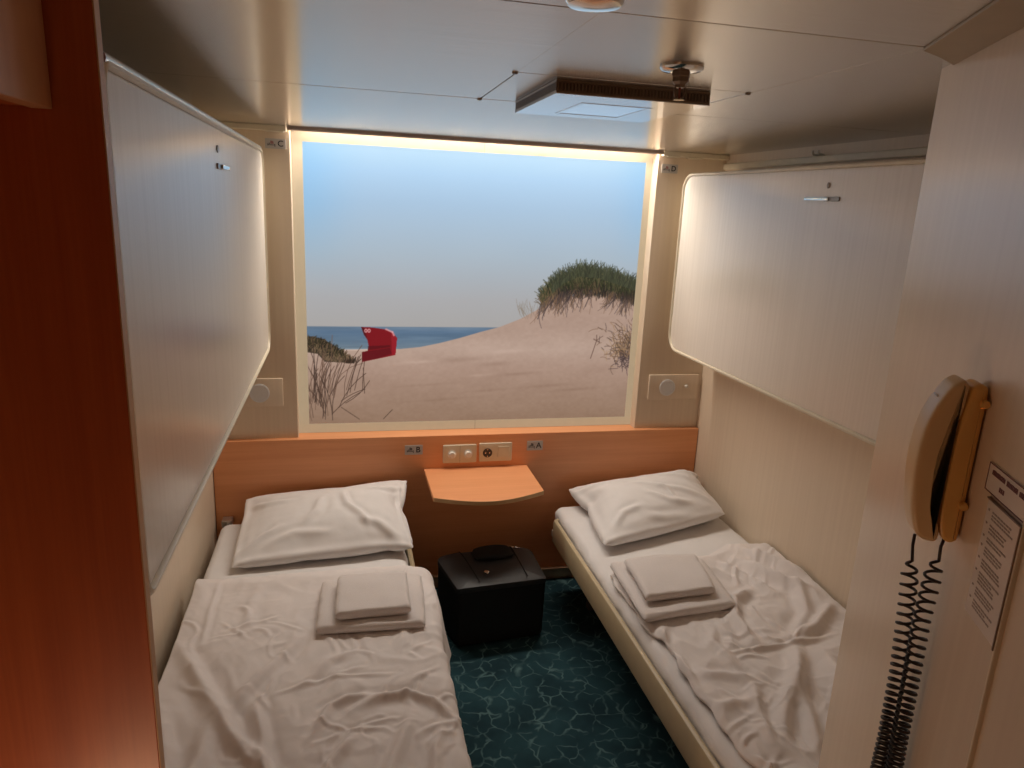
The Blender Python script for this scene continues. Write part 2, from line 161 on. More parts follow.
def carpet_mat():
    m, nt, p = new_mat('teal_carpet')
    v0 = coords(nt, (1, 1, 1))
    wn = N(nt, 'ShaderNodeTexNoise'); wn.inputs['Scale'].default_value = 14; wn.inputs['Detail'].default_value = 2
    nt.links.new(v0, wn.inputs['Vector'])
    ad = N(nt, 'ShaderNodeVectorMath', operation='MULTIPLY_ADD'); ad.inputs[1].default_value = (.075, .075, .0)
    nt.links.new(wn.outputs['Color'], ad.inputs[0]); nt.links.new(v0, ad.inputs[2])
    def veins(sc, w):
        vo = N(nt, 'ShaderNodeTexVoronoi', feature='DISTANCE_TO_EDGE'); vo.inputs['Scale'].default_value = sc
        nt.links.new(ad.outputs[0], vo.inputs['Vector'])
        mr = N(nt, 'ShaderNodeMapRange'); mr.inputs['From Min'].default_value = 0; mr.inputs['From Max'].default_value = w
        mr.inputs['To Min'].default_value = 1; mr.inputs['To Max'].default_value = 0
        nt.links.new(vo.outputs['Distance'], mr.inputs['Value']); return mr.outputs['Result']
    a = veins(15, .065)
    br = N(nt, 'ShaderNodeTexNoise'); br.inputs['Scale'].default_value = 17; br.inputs['Detail'].default_value = 1
    nt.links.new(v0, br.inputs['Vector'])
    bm_ = N(nt, 'ShaderNodeMapRange'); bm_.inputs['From Min'].default_value = .38; bm_.inputs['From Max'].default_value = .62
    nt.links.new(br.outputs['Fac'], bm_.inputs['Value'])
    mu = N(nt, 'ShaderNodeMath', operation='MULTIPLY'); nt.links.new(a, mu.inputs[0]); nt.links.new(bm_.outputs['Result'], mu.inputs[1])
    bg = N(nt, 'ShaderNodeTexNoise'); bg.inputs['Scale'].default_value = 6; bg.inputs['Detail'].default_value = 3
    nt.links.new(v0, bg.inputs['Vector'])
    cr = N(nt, 'ShaderNodeValToRGB'); cr.color_ramp.elements[0].position = .35; cr.color_ramp.elements[1].position = .7
    cr.color_ramp.elements[0].color = (.015, .041, .052, 1); cr.color_ramp.elements[1].color = (.027, .076, .092, 1)
    nt.links.new(bg.outputs['Fac'], cr.inputs['Fac'])
    mx = N(nt, 'ShaderNodeMix', data_type='RGBA'); mx.inputs[7].default_value = (.115, .21, .215, 1)
    nt.links.new(mu.outputs[0], mx.inputs[0]); nt.links.new(cr.outputs['Color'], mx.inputs[6]); nt.links.new(mx.outputs[2], p.inputs['Base Color'])
    p.inputs['Roughness'].default_value = .95; p.inputs['Specular IOR Level'].default_value = .15
    nb = N(nt, 'ShaderNodeTexNoise'); nb.inputs['Scale'].default_value = 500; nt.links.new(v0, nb.inputs['Vector'])
    b = N(nt, 'ShaderNodeBump'); b.inputs['Strength'].default_value = .4; b.inputs['Distance'].default_value = .003
    nt.links.new(nb.outputs['Fac'], b.inputs['Height']); nt.links.new(b.outputs['Normal'], p.inputs['Normal'])
    return m
CARPET = carpet_mat()

PRINT_GLOW = 1.12
def print_mat():
    m, nt, p = new_mat('backlit_beach_print')
    at = N(nt, 'ShaderNodeAttribute'); at.attribute_name = 'print'
    hs = N(nt, 'ShaderNodeMix', data_type='RGBA', blend_type='MULTIPLY'); hs.inputs[0].default_value = 1; hs.inputs[7].default_value = (.04, .04, .04, 1)
    nt.links.new(at.outputs['Color'], hs.inputs[6]); nt.links.new(hs.outputs[2], p.inputs['Base Color'])
    nt.links.new(at.outputs['Color'], p.inputs['Emission Color']); p.inputs['Emission Strength'].default_value = PRINT_GLOW
    p.inputs['Roughness'].default_value = .6; p.inputs['Specular IOR Level'].default_value = .2
    return m
PRINT = print_mat()

# ------------------------------------------------------------------ mesh helpers
WORLD = {}
class MB:
    def __init__(self): self.bm = bmesh.new()
    def box(self, x0, x1, y0, y1, z0, z1, bev=0., seg=2, mtx=None):
        t = bmesh.new(); bmesh.ops.create_cube(t, size=1)
        for v in t.verts: v.co = ((x0+x1)/2+v.co.x*(x1-x0), (y0+y1)/2+v.co.y*(y1-y0), (z0+z1)/2+v.co.z*(z1-z0))
        if bev: bmesh.ops.bevel(t, geom=t.edges[:], offset=bev, segments=seg, profile=.5, affect='EDGES')
        return self._add(t, mtx)
    def _add(self, t, mtx=None):
        if mtx is not None: bmesh.ops.transform(t, matrix=mtx, verts=t.verts[:])
        bmesh.ops.recalc_face_normals(t, faces=t.faces[:])
        me = bpy.data.meshes.new('tmp'); t.to_mesh(me); t.free(); self.bm.from_mesh(me); bpy.data.meshes.remove(me); return self
    def prism(self, pts, fn, d0, d1, bev=0., seg=2, mtx=None):
        """closed 2-D outline pts, pushed from depth d0 to d1; fn(u, v, d) -> xyz"""
        t = bmesh.new()
        a = [t.verts.new(fn(u, v, d0)) for u, v in pts]; b = [t.verts.new(fn(u, v, d1)) for u, v in pts]
        n = len(pts); t.faces.new(a); t.faces.new(b[::-1])
        for i in range(n): t.faces.new((a[i], b[i], b[(i+1) % n], a[(i+1) % n]))
        bmesh.ops.recalc_face_normals(t, faces=t.faces[:])
        if bev:
            cap = {e for f in t.faces if len(f.verts) == n for e in f.edges} if n > 4 else set(t.edges)
            bmesh.ops.bevel(t, geom=list(cap), offset=bev, segments=seg, profile=.5, affect='EDGES')
        return self._add(t, mtx)
    def ring(self, outer, inner, fn, d0, d1, mtx=None):
        t = bmesh.new(); n = len(outer)
        A = [[t.verts.new(fn(u, v, d)) for u, v in p] for d in (d0, d1) for p in (outer, inner)]
        o0, i0, o1, i1 = A
        for k in range(n):
            q = (k+1) % n
            t.faces.new((o0[k], o0[q], i0[q], i0[k])); t.faces.new((o1[k], i1[k], i1[q], o1[q]))
            t.faces.new((o0[k], o1[k], o1[q], o0[q])); t.faces.new((i0[k], i0[q], i1[q], i1[k]))
        return self._add(t, mtx)
    def lathe(self, prof, mtx, seg=28):
        """prof: (radius, height) along local z"""
        t = bmesh.new(); rows = []
        for r, h in prof:
            if r < 1e-6: rows.append([t.verts.new((0, 0, h))])
            else: rows.append([t.verts.new((r*math.cos(2*PI*k/seg), r*math.sin(2*PI*k/seg), h)) for k in range(seg)])
        for a, b in zip(rows, rows[1:]):
            for k in range(seg):
                q = (k+1) % seg
                f = [a[k % len(a)], a[q % len(a)], b[q % len(b)], b[k % len(b)]]
                f = list(dict.fromkeys(f))
                if len(f) > 2: t.faces.new(f)
        for row in (rows[0], rows[-1]):
            if len(row) > 2: t.faces.new(row)
        return self._add(t, mtx)
    def tube(self, path, r, seg=8):
        t = bmesh.new(); P = [Vector(p) for p in path]; n = len(P)
        up = Vector((0, 0, 1)) if abs((P[1]-P[0]).normalized().z) < .9 else Vector((1, 0, 0))
        rows = []; prev = None
        for i in range(n):
            d = (P[min(i+1, n-1)]-P[max(i-1, 0)]).normalized()
            a = (up if prev is None else prev); a = (a-d*a.dot(d)).normalized(); prev = a; b = d.cross(a)
            rr = r[i] if isinstance(r, (list, tuple)) else r
            rows.append([t.verts.new(P[i]+(a*math.cos(2*PI*k/seg)+b*math.sin(2*PI*k/seg))*rr) for k in range(seg)])
        for a, b in zip(rows, rows[1:]):
            for k in range(seg): t.faces.new((a[k], a[(k+1) % seg], b[(k+1) % seg], b[k]))
        t.faces.new(rows[0]); t.faces.new(rows[-1]); return self._add(t)
    def loft(self, rows, cap=True):
        t = bmesh.new(); R = [[t.verts.new(p) for p in row] for row in rows]; n = len(rows[0])
        for a, b in zip(R, R[1:]):
            for k in range(n): t.faces.new((a[k], a[(k+1) % n], b[(k+1) % n], b[k]))
        if cap: t.faces.new(R[0]); t.faces.new(R[-1])
        return self._add(t)
    def pydata(self, verts, faces):
        me = bpy.data.meshes.new('tmp'); me.from_pydata([tuple(map(float, v)) for v in verts], [], faces)
        self.bm.from_mesh(me); bpy.data.meshes.remove(me); return self
    def text(self, s, size, mtx, extrude=.0006, bold=0.):
        c = bpy.data.curves.new('t', 'FONT'); c.body = s; c.size = size; c.extrude = extrude; c.offset = bold; c.align_x = 'CENTER'; c.align_y = 'CENTER'; c.resolution_u = 3
        o = bpy.data.objects.new('t', c); COL.objects.link(o); bpy.context.view_layer.update()
        dg = bpy.context.evaluated_depsgraph_get(); me = bpy.data.meshes.new_from_object(o.evaluated_get(dg))
        me.transform(mtx); self.bm.from_mesh(me); bpy.data.meshes.remove(me); bpy.data.objects.remove(o); bpy.data.curves.remove(c); return self
def rrect(u0, u1, v0, v1, r, n=6):
    rs = r if isinstance(r, (list, tuple)) else (r, r, r, r)      # corners: u0v0, u1v0, u1v1, u0v1
    out = []
    for (cu, cv, a0), rr in zip(((u0, v0, PI), (u1, v0, 1.5*PI), (u1, v1, 0), (u0, v1, .5*PI)), rs):
        su, sv = (1 if cu == u0 else -1), (1 if cv == v0 else -1)
        for k in range(n+1):
            a = a0+.5*PI*k/n; out.append((cu+su*rr+rr*math.cos(a), cv+sv*rr+rr*math.sin(a)))
    return out
def empty(name, loc, label, cat, group=None):
    o = bpy.data.objects.new(name, None); o.location = loc; o.empty_display_size = .1; COL.objects.link(o); WORLD[o] = Vector(loc)
    o['label'] = label; o['category'] = cat
    if group: o['group'] = group
    return o
def obj(name, mb, m, parent=None, smooth=False, label=None, angle=None):
    bm = mb.bm
    if parent is None:
        xs = [v.co for v in bm.verts]
        loc = Vector(((min(c.x for c in xs)+max(c.x for c in xs))/2, (min(c.y for c in xs)+max(c.y for c in xs))/2, min(c.z for c in xs)))
    else: loc = WORLD[parent].copy()
    bmesh.ops.translate(bm, vec=-loc, verts=bm.verts[:])
    me = bpy.data.meshes.new(name); bm.to_mesh(me); bm.free()
    me.materials.append(m)
    for p in me.polygons: p.use_smooth = bool(smooth)
    o = bpy.data.objects.new(name, me); COL.objects.link(o)
    WORLD[o] = loc
    if parent is None: o.location = loc
    else: o.parent = parent; o.location = (0, 0, 0)
    if label: o['label'] = label
    if smooth and smooth != 'all':
        me.set_sharp_from_angle(angle=math.radians(angle or 40))
    return o
def tag(o, label, cat, group=None):
    o['label'] = label; o['category'] = cat
    if group: o['group'] = group
    return o
def struct(name, mb, m, parent=None, **k):
    o = obj(name, mb, m, parent, **k)
    if parent is None: o['kind'] = 'structure'
    return o
XZ = lambda u, v, d: (u, d, v)       # outline in x,z pushed along y
YZ = lambda u, v, d: (d, u, v)       # outline in y,z pushed along x
XY = lambda u, v, d: (u, v, d)

# ------------------------------------------------------------------ the cabin
XL, XR, XC = -.570, 1.738, .600
XB = -.540                                     # left edge of the left bed
PX0, PX1 = -.208, 1.400                       # opening between the two wall strips
PY = .09                                      # face of the picture panel
b = MB(); b.box(-.75, 1.95, -4.1, .3, -.12, 0); struct('floor', b, CARPET)
b = MB(); b.box(-.75, 1.95, .14, .28, 0, 2.40)
struct('wall_back', b, CREAM)
for s, x0, x1 in (('left', XL-.02, PX0), ('right', PX1, XR+.02)):
    b = MB(); b.box(x0, x1, .03, .14, .74, 2.14, .003); struct('trim_1' if s == 'left' else 'trim_2', b, CREAM)
b = MB(); b.box(XL-.15, XL, -2.3, .14, 0, 2.3); struct('wall_left', b, CREAM)
b = MB(); b.box(XR, XR+.15, -2.3, .14, 0, 2.3); struct('wall_right', b, CREAM)
# strip of wall with a moulding above the right berth
b = MB(); b.box(XR-.012, XR, -2.05, .03, 2.035, 2.062, .004); struct('trim_3', b, RIM)
# oblique wall on the right of the entrance
E0 = Vector((1.0255, -2.0, 0)); T = Vector((-.43344, -.90116, 0)); NN = Vector((-.90116, .43344, 0))
WM = Matrix(((T.x, NN.x, 0, E0.x), (T.y, NN.y, 0, E0.y), (0, 0, 1, 0), (0, 0, 0, 1)))    # local: x along wall to camera, y out of wall, z up
b = MB(); b.box(0, .610, -.06, 0, 0, 2.12, .002, mtx=WM); b.box(.612, 2.4, -.06, -.002, 0, 2.12, .002, mtx=WM); struct('wall_oblique', b, OBLIQ)
b = MB(); b.box(.6085, .6135, -.01, .003, 0, 2.1, .0012, mtx=WM); struct('trim_4', b, RIM)
b = MB(); b.box(1.0, 1.95, -2.30, -2.10, 0, 2.3); struct('wall_foot', b, CREAM)
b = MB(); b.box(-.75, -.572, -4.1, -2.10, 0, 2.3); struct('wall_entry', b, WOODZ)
b = MB(); b.box(-.75, 1.0, -4.25, -4.0, 0, 2.3); struct('wall_front', b, DOOR)
# ceiling panels with fine gaps
g = .0016; b = MB()
Z0, Z1 = 2.10, 2.116
SY, SY2, HX0, HX1, HY = -1.190, -2.128, .352, .882, -1.612
b.box(-.75, 1.95, SY+.0045, -.004, Z0, Z1, .001)
b.box(-.75, HX0-g, SY2+g, SY-g, Z0, Z1, .001); b.box(HX1+g, 1.95, SY2+g, SY-g, Z0, Z1, .001)
b.box(HX0+g, HX1-g, HY+g, SY-g, Z0, Z1, .001); b.box(HX0-g, HX1+g, SY2+g, HY-g, Z0, Z1, .001)
b.box(-.75, 1.95, -4.1, SY2-g, Z0, Z1, .001)
struct('ceiling', b, CEIL)
b = MB(); b.box(-.8, 2.0, -4.2, -.02, 2.122, 2.14); b.box(-.8, 2.0, -.02, .3, 2.22, 2.26); b.box(-.8, 2.0, -.03, -.02, 2.13, 2.25); struct('ceiling_void', b, DARK)
b = MB(); b.prism([(.175, .080), (2.3, .080), (2.3, 0), (.06, 0), (.12, .038)], XY, 2.0955, 2.1, .001, mtx=WM); struct('trim_5', b, CTRIM)
# metal track hiding the lamp over the picture
b = MB(); b.box(PX0-.01, PX1+.01, -.002, .004, 2.0835, 2.112, .001); b.box(PX0-.01, PX1+.01, -.007, -.002, 2.0865, 2.0905, .001)
struct('trim_6', b, TRACK)
b = MB()
for x0, x1 in ((XL, PX0-.012), (PX1+.012, XR)): b.box(x0, x1, -.002, .030, 2.078, 2.1, .003)
b.box(PX0-.09, PX0-.02, -.004, .02, 2.074, 2.082, .002); b.box(PX1+.03, PX1+.09, -.004, .02, 2.074, 2.082, .002); b.box(PX1+.13, PX1+.2, -.004, .02, 2.072, 2.080, .002)
struct('trim_7', b, RIM)
b = MB(); b.box(XL, XR, -.018, .14, .056, .067, .003); b.box(XL, XR, -.004, .14, 0, .058); struct('baseboard_back', b, mat('bronze_skirting', (.80, .50, .32, 1), .25, metal=.3))

# ------------------------------------------------------------------ headboard, shelf
b = MB(); b.box(XL+.002, XR-.002, 0, .135, .067, .780, .002)
tag(obj('headboard', b, WOODX), 'full-width orange wood headboard panel below the beach picture', 'headboard')
b = MB(); pts = [(.352, .0), (.847, .0)]
fr = [(.843+.004*0, -.325)]; 
for k in range(0, 13):
    t = k/12; pts.append((.846-(.846-.356)*t, -.322-.075*math.sin(PI*t)-.02*t))
b.prism(pts[::-1], XY, .601, .620, .0015)
sh = empty('wall_shelf', (.6, 0, .601), 'small wooden shelf with a curved front edge, under the sockets', 'shelf')
obj('shelf_board', b, WOODX, sh)
b = MB(); row = []
edge = [(.846-(.846-.356)*k/24, -.322-.075*math.sin(PI*k/24)-.02*k/24) for k in range(25)]
rows = []
for x, y in edge: rows.append([(x, y+.0005, .6018), (x, y-.0012, .6018), (x, y-.0012, .6192), (x, y+.0005, .6192)])
b.loft(rows); obj('edge_band', b, EDGEW, sh, label='pale wood edge band')

# ------------------------------------------------------------------ backlit picture
pic = empty('beach_picture', (.6, PY, .82), 'big backlit picture of a sandy beach and dune grass on the back wall', 'picture')
PA, PB, PC, PD = -.163, 1.368, .824, 2.050
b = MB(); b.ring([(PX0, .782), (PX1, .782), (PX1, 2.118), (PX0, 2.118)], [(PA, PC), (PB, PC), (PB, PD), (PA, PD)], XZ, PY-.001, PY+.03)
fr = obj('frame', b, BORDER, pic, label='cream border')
JOINT = mat('joint_line', (.34, .28, .18, 1), .6)
for x, z0, z1 in ((.605, PD, 2.118), (.603, .781, PC)): b = MB(); b.box(x, x+.0015, PY-.0016, PY, z0, z1); obj('frame_joint', b, JOINT, fr)

def paint():
    nx, nz = 600, 480
    X = np.linspace(PA, PB, nx); Z = np.linspace(PC, PD, nz); X, Z = np.meshgrid(X, Z)
    def lerp(stops, t):
        t = np.clip(t, stops[0][0], stops[-1][0]); xs = [s[0] for s in stops]
        return np.stack([np.interp(t, xs, [s[1][c] for s in stops]) for c in range(3)], -1)
    def vnoise(fx, fz, seed, oct=3):
        r = np.zeros_like(X); rg = np.random.default_rng(seed); a = 1; tot = 0
        for o in range(oct):
            gx, gz = int((PB-PA)*fx*2**o)+3, int((PD-PC)*fz*2**o)+3; G = rg.random((gz, gx))
            u = (X-PA)*fx*2**o; v = (Z-PC)*fz*2**o; i = u.astype(int); j = v.astype(int); u = u-i; v = v-j
            u = u*u*(3-2*u); v = v*v*(3-2*v)
            r += a*((G[j, i]*(1-u)+G[j, i+1]*u)*(1-v)+(G[j+1, i]*(1-u)+G[j+1, i+1]*u)*v); tot += a; a *= .5
        return r/tot
    U = (X-PA)/(PB-PA)
    # sky
    im = lerp([(1.27, (158, 155, 153)), (1.40, (160, 160, 162)), (1.60, (160, 174, 186)), (1.82, (160, 186, 210)), (1.95, (166, 198, 226)), (2.05, (172, 206, 230))], Z)
    side = np.exp(-(U/.10)**2)+.6*np.exp(-((1-U)/.07)**2); hi = np.clip((Z-1.45)/.35, 0, 1)[..., None]
    im = im+side[..., None]*hi*np.array([-16, -4, 4]); im = im+(vnoise(2, 3, 1)-.5)[..., None]*np.array([5, 4, 3])
    def smooth(e, w): return np.clip(.5-e/w, 0, 1)[..., None]
    px = .0027
    # sea
    sea = lerp([(1.17, (104, 119, 130)), (1.2, (92, 111, 128)), (1.25, (85, 107, 130)), (1.275, (98, 116, 134))], Z)+((vnoise(6, 70, 2)-.5)*26)[..., None]
    a = smooth(Z-1.2745, px*1.5); im = im*(1-a)+sea*a
    # sand
    sand = lerp([(.82, (136, 110, 91)), (.95, (147, 121, 104)), (1.08, (159, 133, 118)), (1.17, (172, 148, 134)), (1.3, (163, 138, 124)), (1.45, (167, 141, 126))], Z)
    sand = sand+((vnoise(5, 16, 3)-.5)*10)[..., None]+((vnoise(60, 90, 4, 2)-.5)*7)[..., None]
    dx = [PA, .02, .10, .244, .335, .427, .52, .613, .707, .802, .873, .943, 1.016, 1.115, 1.216, 1.294, 1.372]
    dz = [1.166, 1.170, 1.171, 1.172, 1.181, 1.200, 1.224, 1.252, 1.277, 1.315, 1.354, 1.397, 1.424, 1.434, 1.432, 1.42, 1.40]
    top = np.interp(X, dx, dz)
    a = smooth(Z-top, px*1.3); im = im*(1-a)+sand*a
    # pale surf line and soft dips in the sand
    a = np.exp(-((Z-1.170)/.005)**2)*np.clip((.24-X)/.05, 0, 1); im = im+a[..., None]*np.array([26, 24, 22])
    for cx, cz, w, h, d in ((.33, 1.11, .09, .008, 10), (.52, 1.12, .10, .012, -14), (.62, 1.045, .07, .007, 9), (.70, 1.1, .08, .010, -12), (.80, 1.05, .1, .008, -12), (.95, .99, .12, .008, -9), (.66, .97, .1, .006, -8), (1.1, .97, .13, .008, -8), (.75, 1.16, .1, .01, 10), (.35, 1.0, .15, .006, -6), (.45, .93, .2, .006, -5)):
        im = im+(np.exp(-((X-cx)/w)**2-((Z-cz-.06*(X-cx))/h)**2)*d)[..., None]
    def blend(mask, col): nonlocal im; im = im*(1-mask[..., None])+np.array(col)*mask[..., None]
    def poly(pts):
        w = np.zeros(X.shape); acc = np.zeros(X.shape)
        for ox in (-.25, .25):
            for oz in (-.25, .25):
                xx = X+ox*px; zz = Z+oz*px; ins = np.zeros(X.shape, bool); n = len(pts)
                for i in range(n):
                    (x1, z1), (x2, z2) = pts[i], pts[(i+1) % n]
                    c = ((z1 > zz) != (z2 > zz)) & (xx < (x2-x1)*(zz-z1)/(z2-z1+1e-12)+x1); ins ^= c
                acc += ins
        return acc/4
    def stroke(p, w, col, al=1.):
        for (x1, z1), (x2, z2) in zip(p, p[1:]):
            m = .012+w
            i0 = max(0, int((min(x1, x2)-m-PA)/(PB-PA)*(nx-1))); i1 = min(nx, int((max(x1, x2)+m-PA)/(PB-PA)*(nx-1))+2)
            j0 = max(0, int((min(z1, z2)-m-PC)/(PD-PC)*(nz-1))); j1 = min(nz, int((max(z1, z2)+m-PC)/(PD-PC)*(nz-1))+2)
            if i1 <= i0 or j1 <= j0: continue
            x = X[j0:j1, i0:i1]; z = Z[j0:j1, i0:i1]; L2 = (x2-x1)**2+(z2-z1)**2+1e-12
            t = np.clip(((x-x1)*(x2-x1)+(z-z1)*(z2-z1))/L2, 0, 1)
            d = np.hypot(x-x1-t*(x2-x1), z-z1-t*(z2-z1)); a = np.clip(1-(d-w)/px, 0, 1)*al
            im[j0:j1, i0:i1] = im[j0:j1, i0:i1]*(1-a[..., None])+np.array(col)*a[..., None]
    R = np.random.default_rng(5)
    def blade(x, z, L, ang, bend, w, col, al=1.):
        p = []
        for k in range(5):
            t = k/4; p.append((x+L*t*math.sin(ang+bend*t), z+L*t*math.cos(ang+bend*t)))
        stroke(p, w, col, al)
    # left mound of dark grass
    mound = [(-.18, 1.228), (-.142, 1.230), (-.10, 1.220), (-.06, 1.197), (-.03, 1.178), (-.01, 1.150), (.034, 1.115), (-.02, 1.110), (-.09, 1.114), (-.12, 1.15), (-.18, 1.160)]
    blend(poly(mound)*.92, (62, 52, 40))
    for k in range(420):
        x = R.uniform(PA, .03); zt = np.interp(x, [-.165, -.142, -.087, -.039, -.001, .034], [1.222, 1.226, 1.206, 1.182, 1.152, 1.116]); zb = np.interp(x, [-.165, -.11, -.08, .03], [1.165, 1.15, 1.115, 1.108])
        z = R.uniform(zb, zt-.012); c = [(48, 44, 32), (70, 62, 42), (96, 80, 58), (38, 32, 26), (112, 92, 68)][R.integers(5)]
        if z < zb+.02 and R.random() < .6: c = (132, 108, 84)
        blade(x, z, R.uniform(.012, .03), R.normal(0.1, .35), R.normal(0, .3), .0003, np.array(c)*.85, .8)
    for k in range(30): blade(R.normal(.025, .012), 1.108, R.uniform(.01, .04), R.normal(.1, .4), 0, .0006, (52, 40, 32), .8)
    # dry stalks in the lower left
    for k in range(46):
        x = PA+abs(R.normal(0, .075)); z = R.uniform(.835, 1.0); blade(x, z, R.uniform(.1, .27), R.normal(.04, .16), R.normal(0, .25), .0001, [(66, 48, 40), (88, 66, 54), (54, 40, 34), (104, 80, 66)][R.integers(4)], .85)
    for x, z, L, a, bd in ((.005, .955, .2, .22, .1), (.02, .97, .17, .12, .1), (.04, .98, .19, .2, .08), (.075, .975, .16, .02, .06), (.085, .965, .12, -.05, .0), (-.02, .93, .12, .9, .2), (-.06, .87, .16, .7, .2), (.0, .92, .15, 1.1, -.3), (-.02, .90, .1, 2.2, 0), (.17, .84, .06, .75, 0), (-.03, .90, .2, .35, .3)):
        blade(x, z, L, a, bd, .0001, (66, 48, 40), .9)
    # red hooded beach chair
    chair = [(.071, 1.273), (.119, 1.271), (.181, 1.262), (.212, 1.248), (.231, 1.223), (.224, 1.144), (.150, 1.128), (.074, 1.112), (.074, 1.158), (.099, 1.163), (.104, 1.186), (.098, 1.215), (.084, 1.236)]
    blend(poly(chair), (116, 22, 29))
    blend(poly([(.204, 1.248), (.231, 1.223), (.224, 1.146), (.209, 1.142)]), (136, 29, 38))
    blend(poly([(.074, 1.158), (.200, 1.178), (.206, 1.150), (.15, 1.13), (.074, 1.113)])*.8, (86, 20, 26))
    blend(poly([(.071, 1.273), (.084, 1.268), (.098, 1.222), (.084, 1.236)])*.8, (70, 22, 26))
    blend(poly([(.100, 1.186), (.2, 1.19), (.2, 1.181), (.100, 1.166)])*.5, (60, 16, 20))
    stroke([(.181, 1.263), (.210, 1.250), (.217, 1.235)], .0025, (214, 150, 150), .75)
    for cx in (.092, .106):
        stroke([(cx+.005*math.cos(t), 1.256+.007*math.sin(t)) for t in np.linspace(0, 6.3, 9)], .0008, (196, 140, 140), .75)
    # crest grass on the big dune
    def crest(x): return np.interp(x, dx, dz)
    for k in range(3600):
        x = .905+(1.40-.905)*R.random()**.95; zb = crest(x)+R.normal(-.002, .012)
        zt = np.interp(x, [.82, .87, .917, .948, 1.007, 1.079, 1.18, 1.283, 1.362], [1.34, 1.39, 1.435, 1.48, 1.528, 1.552, 1.545, 1.515, 1.49])
        z = zb+(zt-zb)*R.random()**1.3*.85; h = (z-zb)/max(zt-zb, .01)
        c = np.array([(52, 58, 38), (68, 72, 46), (88, 86, 58), (36, 40, 28), (112, 104, 74)][R.integers(5)])*(.8+.3*h)
        if h < .14: c = np.array([(66, 54, 44), (44, 38, 36), (112, 88, 66), (58, 50, 44)][R.integers(4)])
        if x < .98 and h < .35: c = c*.45+np.array((150, 118, 88))*.55
        blade(x, z, R.uniform(.02, .06), R.normal(-.12+(.45*(x-1.1)), .28), R.normal(0, .25), .0002, c*.86, .72)
    for k in range(420):
        x = R.uniform(.95, 1.37); z = np.interp(x, [.93, 1.007, 1.079, 1.18, 1.283, 1.362], [1.44, 1.51, 1.54, 1.535, 1.505, 1.48])
        blade(x, z-.02, R.uniform(.03, .085), R.normal(-.05+.5*(x-1.1), .28), R.normal(0, .3), .0001, [(58, 62, 46), (76, 78, 58), (46, 48, 38)][R.integers(3)], .62)
    for k in range(22): blade(.80+.09*R.random(), 1.315+.04*R.random(), R.uniform(.03, .08), R.normal(-.5, .4), .2, .0001, (128, 116, 102), .45)
    # hanging roots and shadows below the crest
    for cx, w, n in ((.95, .05, 44), (1.00, .035, 60), (1.05, .02, 22), (1.095, .012, 12), (1.14, .012, 10), (1.25, .03, 30), (1.33, .03, 40)):
        for k in range(n):
            x = R.normal(cx, w*.6); z = crest(x)+R.uniform(-.005, .03); c = [(64, 52, 50), (92, 74, 66), (52, 46, 50), (120, 94, 76), (110, 84, 62)][R.integers(5)]
            blade(x, z, R.uniform(.02, .10), PI+R.normal(.18, .25), R.normal(0, .2), .0001, c, .6)
    blend(np.exp(-((X-1.33)/.05)**2-((Z-1.43)/.02)**2)*.6, (46, 38, 36)); blend(np.exp(-((X-1.01)/.03)**2-((Z-1.44)/.025)**2)*.5, (50, 44, 44))
    # dry bush at the right edge
    for k in range(330):
        x = 1.385-abs(R.normal(0, .065)); z = 1.165+R.normal(0, .055)-.25*(x-1.36)*0
        c = [(110, 84, 64), (142, 112, 82), (84, 66, 54), (62, 50, 46), (158, 128, 96)][R.integers(5)]
        if z < 1.13 and x > 1.3: c = (66, 52, 52)
        blade(x, z, R.uniform(.015, .06), R.uniform(-1.6, 1.2), R.normal(0, .4), .0002, c, .62)
    stroke([(1.165, 1.125), (1.175, 1.16), (1.19, 1.215), (1.188, 1.24)], .0008, (92, 70, 60), .8); stroke([(1.19, 1.215), (1.22, 1.235)], .0008, (92, 70, 60), .6); stroke([(1.175, 1.22), (1.205, 1.205)], .002, (92, 70, 60), .6)
    im = np.clip(im, 0, 255)/255
    lin = np.where(im <= .04045, im/12.92, ((im+.055)/1.055)**2.4)
    verts = np.stack([X, np.full_like(X, PY), Z], -1).reshape(-1, 3)
    idx = np.arange(nx*nz).reshape(nz, nx)
    faces = np.stack([idx[:-1, :-1], idx[:-1, 1:], idx[1:, 1:], idx[1:, :-1]], -1).reshape(-1, 4)
    return verts, faces, lin.reshape(-1, 3)
pv, pf, pc = paint()
# the print is a real sheet: painted front, plain back 6 mm behind
nb = len(pv)
me = bpy.data.meshes.new('print_sheet')
loc = WORLD[pic]
me.from_pydata([tuple(map(float, v-np.array(loc))) for v in pv]+[(x-loc.x, .006, z-loc.z) for x, z in ((PA, PC), (PB, PC), (PB, PD), (PA, PD))], [], [tuple(map(int, f)) for f in pf]+[(nb, nb+3, nb+2, nb+1)])
ca = me.color_attributes.new('print', 'FLOAT_COLOR', 'POINT')
arr = np.ones((nb+4, 4), np.float32); arr[:nb, :3] = pc; arr[nb:, :3] = .05
ca.data.foreach_set('color', arr.ravel())
me.materials.append(PRINT)
po = bpy.data.objects.new('print_sheet', me); COL.objects.link(po); po.parent = pic; po['label'] = 'backlit beach print'

